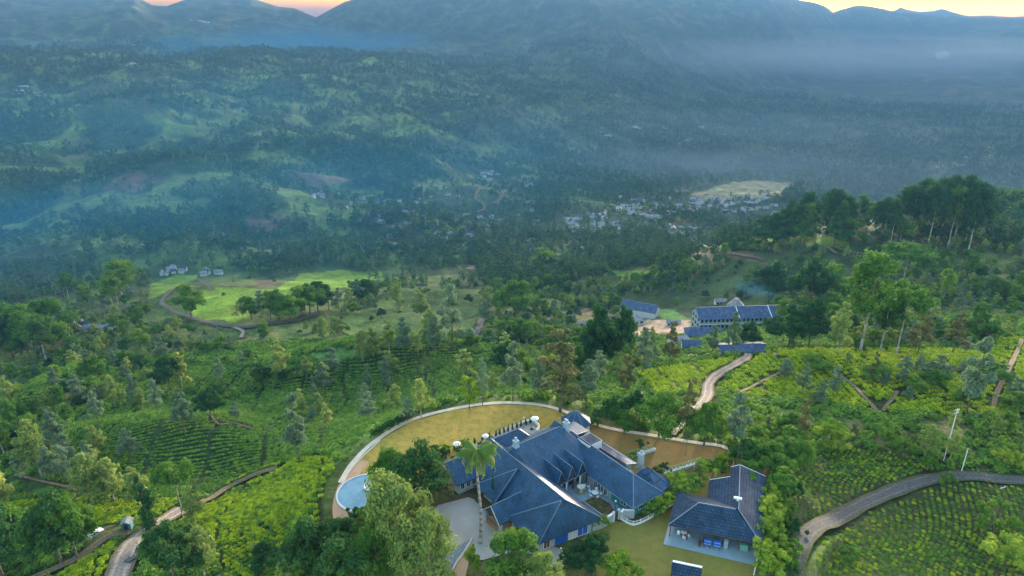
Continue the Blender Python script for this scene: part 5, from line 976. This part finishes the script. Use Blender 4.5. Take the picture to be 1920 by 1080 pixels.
for bx_, by_, hp, key, wd, lb in T: ptree(bx_, by_, hp, key, lb, wide=wd, cat='shrub' if ('shrub' in lb or lb.endswith('bush') or ' bush ' in lb) else 'tree', name='shrub' if ('shrub' in lb or 'bush ' in lb and 'bushy' not in lb) else 'tree')
# tall grove on the right ridge
rs = random.Random(5)
def rtree(px, r, top, key, label, group=None, wide=1.0):
    """a tree at a given distance in the direction of a photo column, tall enough to reach the given photo height"""
    d = ray(px, 450); a_ = math.atan2(d[0], d[1]); x, y = r*math.sin(a_), r*math.cos(a_); z = float(H(x, y)); V_ = (540-top)/F; cp, sp = math.cos(PITCH), math.sin(PITCH)
    h = y*(V_*cp-sp)/(cp+V_*sp)+HC-z
    return tree(x, y, max(h, 5), key, label, group, wide=wide)
for k in range(36):
    px = 1448+k*11.0+rs.uniform(-5, 5); top = np.interp(px, [1440, 1460, 1490, 1540, 1600, 1650, 1690, 1740, 1800, 1832, 1850], [405, 385, 362, 350, 366, 362, 346, 332, 332, 342, 390])+rs.uniform(-2, 26); kd = rs.choice(['euc0', 'euc_dark0', 'euc_dark1', 'euc_dark0', 'euc_dark1'])
    rtree(px, rs.uniform(650, 730), top, kd, ('pale green' if kd == 'euc0' else 'dark green')+' eucalyptus in the tall grove on the right ridge', 'eucalyptus grove on the right ridge', wide=.78)
for k in range(20): rtree(1450+k*19+rs.uniform(-6, 6), rs.uniform(640, 700), rs.uniform(395, 432), rs.choice(['round_dark0', 'round_dark1', 'round_mid1']), 'low rounded tree at the foot of the tall grove', 'undergrowth trees below the grove', wide=1.2)
for k in range(9): px = 1862+k*11; rtree(px, rs.uniform(950, 1100), rs.uniform(355, 395), rs.choice(['euc_dark1', 'round_dark0', 'euc0']), 'hazy tree right of the tall grove at the picture edge', 'trees right of the grove', wide=1.1)
# row of dark trees over the lane at left of centre
for k in range(14):
    px = 455+k*18+rs.uniform(-5, 5); py = 600-max(0, k-5)*4.0+rs.uniform(-4, 2); ptree(px, py, rs.uniform(40, 58), rs.choice(['airy_silver0', 'round_mid1', 'round_dark1', 'round_mid0', 'airy_light1']), 'tree in the belt above the grey lane', 'tree belt above the lane', wide=1.05)
ptree(360, 598, 66, 'round_mid1', 'single large tree inside the hairpin bend', wide=.9)
for k, (px, py, hp) in enumerate(((232, 570, 80), (222, 575, 66), (245, 560, 70), (213, 580, 60), (165, 580, 45), (130, 560, 48))): ptree(px, py, hp, ('euc0', 'euc1')[k % 2], 'pale-stemmed tall tree above the lane left of the hairpin', 'tall trees left of the hairpin', wide=1.1)
for k in range(12): px = rs.uniform(-20, 105); ptree(px, rs.uniform(610, 690), rs.uniform(60, 95), rs.choice(['round_dark0', 'euc_dark0', 'round_mid0', 'euc1']), 'tree in the dark wood at the far left edge', 'dark wood at the left edge', wide=1.0)
for k in range(16): px = rs.uniform(130, 330); ptree(px, rs.uniform(650, 740), rs.uniform(22, 38), rs.choice(['round_mid0', 'round_mid1', 'round_dark0', 'round_mid0']), 'rounded bush-like tree in the green thicket at left', 'thicket trees at left', wide=1.1)
# silver-leaved young trees on the bright tea at right
for k, (px, py) in enumerate(((1640, 705), (1655, 712), (1690, 712), (1700, 738), (1712, 722), (1730, 700), (1742, 692), (1760, 690), (1752, 715), (1775, 702), (1695, 690), (1722, 680), (1855, 705), (1875, 690), (1895, 712), (1905, 735), (1910, 760), (1850, 680), (1800, 690), (1470, 700), (1528, 690))):
    ptree(px, py+12, rs.uniform(26, 40), 'round_mid0' if k % 4 == 0 else 'airy_silver%d' % (k % 2), 'small silvery tree standing in the bright tea at right', 'young trees in the right tea field', wide=1.35)
# flowering shrubs along the right boundary
for k, (px, py, hp) in enumerate(((1425, 985, 34), (1440, 972, 40), (1430, 1010, 36), (1442, 1030, 38), (1432, 1058, 42), (1450, 1070, 40), (1448, 1000, 32), (1446, 945, 34), (1462, 1045, 30), (1436, 1085, 40), (1455, 930, 30))): ptree(px, py, hp, 'yelbush', 'yellow-green flowering shrub in the row right of the outbuilding', 'flowering shrubs right of the outbuilding', 'shrub', 'shrub')
for k, (px, py, hp) in enumerate(((1235, 962, 30), (1220, 968, 26), (1250, 952, 28), (1268, 938, 30), (1290, 920, 34), (1305, 908, 38), (1318, 897, 34), (1335, 892, 28), (1350, 880, 26), (1275, 925, 40), (1365, 870, 22), (1385, 862, 26), (1400, 855, 30))): ptree(px, py, hp, ('yelbush', 'bush0', 'brown')[k % 3 if k in (4, 5, 9) else k % 2], 'leafy shrub in the mixed hedge between hotel and outbuilding', 'hedge shrubs between the lawns', 'shrub', 'shrub')
for k in range(30): px = 1395+rs.uniform(0, 110); py = 800+rs.uniform(0, 130); ptree(px, py+10, rs.uniform(24, 48), rs.choice(['round_mid0', 'round_mid1', 'bush0', 'yelbush', 'round_dark0']), 'green shrub on the bank behind the outbuilding', 'bank shrubs behind the outbuilding', 'shrub', 'shrub')
for k in range(16): px = 1460+rs.uniform(-10, 30); ptree(px, 960+k*8, rs.uniform(14, 26), rs.choice(['bush0', 'bush1', 'darkbush']), 'low green shrub beside the lower tarmac road', 'roadside shrubs', 'shrub', 'shrub')
# dark clipped shrubs along the upper terrace
for k, (px, py, hp) in enumerate(((870, 838, 16), (878, 836, 14), (890, 832, 12), (905, 826, 12), (918, 822, 12), (930, 818, 12), (937, 815, 12), (945, 812, 12), (953, 809, 12), (961, 806, 12), (969, 803, 12), (977, 800, 12), (986, 797, 13), (995, 794, 15), (842, 850, 14), (852, 846, 12))): ptree(px, py, hp, 'conedark', 'small dark conical shrub in the row along the upper terrace', 'conical shrubs on the upper terrace', 'shrub', 'shrub')
for k, (px, py, hp, ky) in enumerate(((800, 868, 26, 'round_dark0'), (815, 862, 24, 'bush0'), (828, 868, 26, 'darkbush'), (835, 850, 18, 'yelbush'), (810, 880, 22, 'darkbush'), (790, 880, 24, 'bush1'), (860, 850, 12, 'bush0'), (880, 844, 10, 'bush1'), (900, 838, 10, 'bush0'), (920, 828, 9, 'bush1'))): ptree(px, py, hp, ky, 'leafy shrub at the left end of the upper terrace beds', 'terrace bed shrubs', 'shrub', 'shrub')
for k in range(17): f = k/16; px = 700+f*70; py = 822-f*38-2; ptree(px, py, 13, 'darkbush', 'clipped dark hedge shrub on the outer side of the upper path', 'hedge on the outer side of the path', 'shrub', 'shrub')
for k, (px, py, hp) in enumerate(((1060, 1060, 20), (1045, 1000, 14), (1125, 990, 22), (1155, 1090, 20), (1200, 840, 16), (1185, 862, 14), (1232, 895, 18), (1245, 885, 16), (1092, 820, 12), (1115, 800, 18), (1125, 790, 22), (1105, 795, 14))): ptree(px, py, hp, ('bush0', 'darkbush', 'bush1')[k % 3], 'small garden shrub beside the hotel walls and lawns', 'garden shrubs near the hotel', 'shrub', 'shrub')
for k in range(17):
    px = rs.uniform(470, 660); py = rs.uniform(1010, 1085) if px > 560 else rs.uniform(1040, 1085); ptree(px, py, rs.uniform(22, 46), rs.choice(['round_mid0', 'round_dark0', 'airy_light0', 'bush0', 'airy_silver1']), 'young tree or shrub in the overgrown slope below the pond', 'overgrown slope below the pond')
for k in range(12): px = rs.uniform(860, 1180); py = rs.uniform(690, 750); ptree(px, py, rs.uniform(40, 80), rs.choice(['airy_silver0', 'airy_silver1', 'round_dark0', 'round_mid1', 'brown']), 'tree in the belt on the slope behind the top of the lawn', 'tree belt behind the lawn', wide=.9)
for k in range(50):
    zx = rs.choice(((-10, 330, 740, 930, 40, 70), (330, 640, 700, 880, 36, 66), (100, 640, 640, 760, 32, 58), (620, 960, 560, 740, 34, 64), (200, 640, 700, 860, 34, 60)))
    px, py = rs.uniform(zx[0], zx[1]), rs.uniform(zx[2], zx[3])
    if 380 < px < 640 and py > 850-(px-400)*.1: continue
    kd = rs.choice(('airy_light0', 'airy_light1', 'airy_silver0', 'airy_silver1', 'airy_light0')); ptree(px, py, rs.uniform(zx[4], zx[5]), kd, ('pale yellow-green' if 'light' in kd else 'grey-green')+' shade tree dotted over the left tea slopes', 'shade trees on the left tea slopes', wide=rs.uniform(.75, 1.05))
for k in range(14):
    px, py = rs.uniform(1390, 1920), rs.uniform(790, 868); kd = rs.choice(('airy_light1', 'brown', 'round_mid1', 'yellow')); ptree(px, py, rs.uniform(26, 56), kd, {'airy_light1': 'pale loose', 'brown': 'rusty thin', 'round_mid1': 'green round', 'yellow': 'yellow-green'}[kd]+' tree on the scrub slope below the right tea', 'scrub slope trees', wide=.85)
# ------------------------------------------------------------------ far woods (one mass) and tea bushes
def make_src(key, px, py, hpx, label): return ptree(px, py, hpx, key, label)
src = []
for k, (key, px, py, lb) in enumerate((('w0', 705, 560, 'round green tree at the left end of the mid-valley wood'), ('w1', 905, 560, 'round green tree near the middle lane'), ('w2', 940, 545, 'pale tree near the middle lane'), ('w3', 640, 470, 'tall tree rising from the wood left of centre'), ('w4', 1120, 560, 'dark round tree in the wood left of the white-walled building'), ('w5', 1010, 540, 'narrow green tree in the mid-valley wood'))):
    e = ptree(px, py, 40, key, lb); e.scale = (1, 1, 1); src.append(list(e.children))
CLEAR = [wpoly(q) for q in [[(1165, 548), (1240, 560), (1330, 560), (1450, 565), (1465, 640), (1440, 672), (1280, 676), (1180, 640)], [(870, 590), (915, 590), (900, 650), (865, 650)], [(280, 508), (480, 515), (640, 500), (660, 560), (620, 615), (455, 650), (380, 625), (280, 600)], [(470, 640), (640, 620), (760, 640), (690, 690), (560, 700), (470, 680)], [(720, 505), (900, 505), (900, 535), (720, 530)]]]
TOWN = [wpoly(q) for q in [[(1150, 355), (1470, 355), (1460, 410), (1180, 450), (1030, 440), (1040, 405), (1150, 405)], [(870, 315), (1010, 320), (1010, 400), (850, 420), (790, 380), (800, 345)]]]
def region_pts(n, rmin, rmax, seed, azr=(-48, 48)):
    r_ = np.random.default_rng(seed); az = np.radians(r_.uniform(azr[0], azr[1], n)); r = np.sqrt(r_.uniform(rmin**2, rmax**2, n)); return r*np.sin(az), r*np.cos(az), r, np.degrees(az), r_
ALLT = wpoly_cache = TEA_B+TEA_M
roadpts = np.concatenate([np.column_stack([s[4][::2], np.full(len(s[4][::2]), s[2]*.5-1.2)]) for s in SLABS])
def near_road(x, y, d):
    out = np.zeros(x.shape, bool)
    for i in range(0, len(roadpts)): out |= (abs(x-roadpts[i, 0]) < d+roadpts[i, 2]) & (abs(y-roadpts[i, 1]) < d+roadpts[i, 2])
    return out
def inpoly(x, y, polys):
    o = np.zeros(x.shape, bool)
    for p in polys:
        a = np.array(p); bb = (x > a[:, 0].min()) & (x < a[:, 0].max()) & (y > a[:, 1].min()) & (y < a[:, 1].max())
        if bb.any(): q = np.zeros(bb.sum(), bool); xx = x[bb]; yy = y[bb]; n = len(p)
        else: continue
        for i in range(n):
            x0, y0 = p[i]; x1, y1 = p[(i+1) % n]; q ^= ((y0 > yy) != (y1 > yy)) & (xx < (x1-x0)*(yy-y0)/((y1-y0) or 1e-9)+x0)
        o[bb] |= q
    return o
def woods(n, rmin, rmax, seed, thin, smin, smax):
    x, y, r, az, r_ = region_pts(n, rmin, rmax, seed); cl = fbm(x/130, y/130, 4, 61); cl2 = fbm(x/520, y/520, 3, 62); ridge = fbm(x/170, y/170, 4, 49, .5, True)
    left = sm((-az+8)/22)*sm((r-800)/500)*(r < 3600)
    fine = fbm(x/38, y/38, 3, 66); dens = (.22+.78*sm((cl-.34)*4))*(.6+.6*cl2)*1.2*(.45+.9*sm((fine-.38)*6)); dens = dens*(1-left)+left*(.12+sm((cl-.38)*6)*.85)*(1-.8*sm((ridge-.60)*8))
    dens *= np.where(inpoly(x, y, ALLT), .035, 1)*np.where(inpoly(x, y, FIELD+FLAT+bare+GARD), .01, 1)*np.where(inpoly(x, y, SCRUB), .12, 1)*np.where(inpoly(x, y, BROWN), .25, 1)
    dens *= np.where(r < 330, .35, 1)*np.where(inpoly(x, y, CLEAR), .02, 1)*np.where(inpoly(x, y, TOWN), .4, 1)
    keep = (r_.random(n) < dens*thin) & ~near_road(x, y, 7)
    x, y, r = x[keep], y[keep], r[keep]; z = H(x, y); 
    if True:
        near = r < 330; d = np.full(x.shape, 99.); d[near] = polydist(x[near], y[near], PLAT); k2 = d > 14; x, y, r, z = x[k2], y[k2], r[k2], z[k2]
    m = len(x); kind = np.where(cl[keep][k2] > .55, r_.choice([0, 1, 4, 4, 3], m), r_.choice([0, 1, 2, 5, 3, 2], m)); return np.stack([x, y, z-.3], 1), r_.uniform(0, 6.28, m), smin+(smax-smin)*1.15*r_.random(m)**1.4, kind
a = [woods(85000, 700, 2000, 2, .72, .45, 1.05), woods(120000, 2000, 5200, 3, .7, .8, 1.6)]
pts = np.concatenate([q[0] for q in a]); print('woods', len(pts))
scatter('woodland', 'hazy woods covering the valley and far hills', pts, np.concatenate([q[1] for q in a]), np.concatenate([q[2] for q in a]), np.concatenate([q[3] for q in a]), src)
mid = {}
for o in list(C.objects):
    if o.type == 'EMPTY' and o.get('category') == 'tree' and len(o.children) == 2:
        k_ = o.children[0].data.name
        if k_ not in mid: mid[k_] = [c for c in o.children]
ms = [mid[k_] for k_ in ('crown_airy_light0', 'crown_airy_silver0', 'crown_round_mid0', 'crown_round_dark0', 'crown_euc0', 'crown_airy_light1', 'crown_airy_silver1', 'crown_round_mid1')]
q = woods(15000, 200, 720, 1, .8, .30, .85); rr_ = np.random.default_rng(12); n_ = len(q[0]); dk = fbm(q[0][:, 0]/60, q[0][:, 1]/60, 3, 91); kx = np.where(dk > .55, rr_.choice([3, 3, 2, 7, 6, 4], n_), rr_.choice([0, 1, 2, 5, 6, 7, 5], n_)); sc_ = np.where(kx == 4, q[2]*.75, q[2])
scatter('woodland', 'mixed light and dark trees of the nearer valley woods', q[0], q[1], sc_, kx, ms); print('mid', n_)
# tree rows standing along the far plateau edge and far mountains
# tea bushes
def bushmesh(name, matn, seed, nleaf=90, leaf=.15):
    rs = np.random.default_rng(seed); cen = np.array([(0, 0, .32), (.22, .1, .36), (-.2, .15, .35), (.05, -.24, .34)]); V_, Q_, ti = leaves(cen, np.array([.42, .34, .34, .34]), nleaf//4, leaf, rs, .72, up=.8, depth=.3); me = bigmesh(name, V_, Q_, M[matn]); at = me.attributes.new('tint', 'FLOAT', 'POINT'); at.data.foreach_set('value', ti.astype(np.float32)); return me
def bushthing(matn, px, py, label, s=1.0):
    h = hit(px, py); e = empty('tea_bush', label, 'bush', h); c = link('foliage', bushmesh('foliage', matn, 3), e); m = MB(); m.tube((0, 0, -.2), (0, 0, .3), .04, n=5); m.build('stem', M['bark'], e); return c
bl = bushthing('l_tea', 600, 862, 'bright tea bush at the upper corner of the near tea slope'); bd = bushthing('l_teadark', 540, 775, 'dark tea bush on the middle knoll'); gv = bushthing('l_mid', 1700, 1000, 'leafy vegetable plant in the plots at lower right')
def rows(polys, sp_row, sp_in, contour, srcs, seed, rmax, gap=0, s=(1, 1.25), jit=.18, block=0, dens=1.0):
    r_ = np.random.default_rng(seed); X_ = []; 
    for p in polys:
        a_ = np.array(p); rm = np.hypot(*a_.mean(0)); 
        if rm > rmax: continue
        k = 1.0 if rm < 260 else (1.35 if rm < 420 else 1.8); th = contour; c, s_ = math.cos(th), math.sin(th); u = a_@np.array([c, s_]); v = a_@np.array([-s_, c]); uu, vv = np.meshgrid(np.arange(u.min()-5, u.max()+5, sp_in*k), np.arange(v.min()-5, v.max()+5, sp_row*k)); uu = uu+r_.uniform(-jit, jit, uu.shape)*k; vv = vv+r_.uniform(-jit*.6, jit*.6, vv.shape)*k+3.5*np.sin(uu/17)+2.0*np.sin(uu/7.3+vv/9)
        x = (uu*c-vv*s_).ravel(); y = (uu*s_+vv*c).ravel(); ok = inpoly(x, y, [p]); 
        if block:
            bu = (uu.ravel()+2*np.sin(vv.ravel()/11)) % block; ok &= bu > gap
        ok &= r_.random(x.shape) < dens*(.90+.1*(vn(x/4, y/4, 9) > .3)); x, y = x[ok], y[ok]; X_.append(np.stack([x, y, H(x, y)-.05, np.full(x.shape, k)], 1))
    q = np.concatenate(X_); ok = ~near_road(q[:, 0], q[:, 1], 1.9) & (polydist(q[:, 0], q[:, 1], PLAT) > 1.5); q = q[ok]
    n = len(q); return q[:, :3], r_.uniform(0, 6.28, n), q[:, 3]*r_.uniform(s[0], s[1], n)*1.12, r_.integers(0, len(srcs), n)
def tea(name, label, polys, *a, **k):
    srcs = k.pop('srcs'); p_, r1, s1, i1 = rows(polys, *a, srcs, **k); print(name, len(p_)); scatter(name, label, p_, r1, s1, i1, [[c] for c in srcs])
tea('tea_bushes', 'bright yellow-green tea bushes in rows on the near left slope', TEA_B[:4], 1.75, 1.0, R(18), seed=1, rmax=900, srcs=[bl, bl, bl, bd], s=(.92, 1.2), block=26, gap=.9)
tea('tea_bushes', 'bright clipped tea bushes in blocks on the right hillside', TEA_B[4:6], 1.9, 1.45, R(-6), seed=2, rmax=900, srcs=[bl], s=(1.1, 1.35), block=15, gap=1.3)
tea('tea_bushes', 'dark green tea bushes on the rounded knolls at left', TEA_M, 2.1, 1.15, R(8), seed=3, rmax=430, srcs=[bd, bd, gv], s=(.85, 1.35), block=19, gap=1.5)
tea('vegetable_rows', 'rows of leafy vegetables beside the tarmac road', GARD, 1.15, .75, R(62), seed=4, rmax=900, srcs=[gv, bd, gv, bl], s=(.5, .8), dens=.8)
# rough grass, ferns and scrub between the trees
n = 60000; x, y, r, az, r_ = region_pts(n, 75, 420, 9); ok = ~inpoly(x, y, TEA_B+TEA_M+GARD+FLAT) & ~near_road(x, y, 2.4) & (polydist(x, y, PLAT) > 1.0); ok &= r_.random(n) < .25+.75*sm((fbm(x/16, y/16, 3, 70)-.4)*6); x, y, r = x[ok], y[ok], r[ok]; m_ = len(x)
scatter('undergrowth', 'ferns and low scrub covering the rough slopes', np.stack([x, y, H(x, y)-.1], 1), r_.uniform(0, 6.28, m_), r_.uniform(.7, 2.3, m_)*(1+r/500), r_.integers(0, 3, m_), [[gv], [bd], [gv]])
# smoke and mist
def blob(name, label, c, s, col_, dens, seed, an_=0, nz=1.6, rot=0):
    import bmesh
    me = bpy.data.meshes.new(name); b = bmesh.new(); bmesh.ops.create_icosphere(b, subdivisions=3, radius=1); b.to_mesh(me); b.free(); o, m, v = volume(name, me, col_, dens, an_, label); o.location = c; o.scale = s; o.rotation_euler = (0, rot, 0)
    nt = m.node_tree; N = nt.nodes.new; tc = N('ShaderNodeTexCoord'); ln = N('ShaderNodeVectorMath'); ln.operation = 'LENGTH'; nt.links.new(tc.outputs['Object'], ln.inputs[0])
    mr = N('ShaderNodeMapRange'); mr.inputs['From Min'].default_value = 1; mr.inputs['From Max'].default_value = .15; nt.links.new(ln.outputs['Value'], mr.inputs['Value'])
    n = N('ShaderNodeTexNoise'); n.inputs['Scale'].default_value = nz; n.inputs['Detail'].default_value = 3; nt.links.new(tc.outputs['Object'], n.inputs['Vector']); m2 = N('ShaderNodeMapRange'); m2.inputs['From Min'].default_value = .4; m2.inputs['From Max'].default_value = .65; nt.links.new(n.outputs['Fac'], m2.inputs['Value'])
    a = N('ShaderNodeMath'); a.operation = 'MULTIPLY'; nt.links.new(mr.outputs[0], a.inputs[0]); nt.links.new(m2.outputs[0], a.inputs[1]); q = N('ShaderNodeMath'); q.operation = 'MULTIPLY'; q.inputs[1].default_value = dens; nt.links.new(a.outputs[0], q.inputs[0]); nt.links.new(q.outputs[0], v.inputs['Density']); return o
fl = fac.location; sm_ = blob('smoke', 'thin blue smoke drifting up behind the factory roof', (fl[0]+40, fl[1]+26, fl[2]+20), (20, 6, 6), (.10, .40, .62), .05, 3, rot=.35)
h_ = hit(1764, 112); blob('smoke', 'small white puff of smoke far off at upper right', (h_[0], h_[1], h_[2]+40), (60, 60, 45), (.9, .9, .85), .12, 4)

def mistbank(label, az, r, z, sx, sy, sz, dens, colr, seed):
    o = blob('mist', label, (r*math.sin(R(az)), r*math.cos(R(az)), z), (sx, sy, sz), colr, dens, seed, nz=1.1); o.rotation_euler = (0, 0, -R(az)); return o
mistbank('pale mist lying in the valley at the foot of the big mountain', 6, 6400, -200, 5200, 2000, 250, 1.15e-3, (.50, .56, .66), 5)
mistbank('blue mist lying behind the left plateau edge', -26, 6000, -120, 2600, 1700, 220, 2.4e-3, (.06, .34, .64), 6)
mistbank('pale mist at the far right under the sunrise', 38, 8600, -150, 2200, 1700, 210, 2.2e-3, (.72, .70, .66), 7)
mistbank('blue haze pooled in the valley at left', -34, 1350, -180, 1200, 900, 210, 1.1e-3, (.025, .23, .46), 8)
mistbank('soft grey mist over the valley floor right of centre', 14, 2700, -385, 1900, 1200, 120, 1.0e-3, (.32, .43, .53), 9)
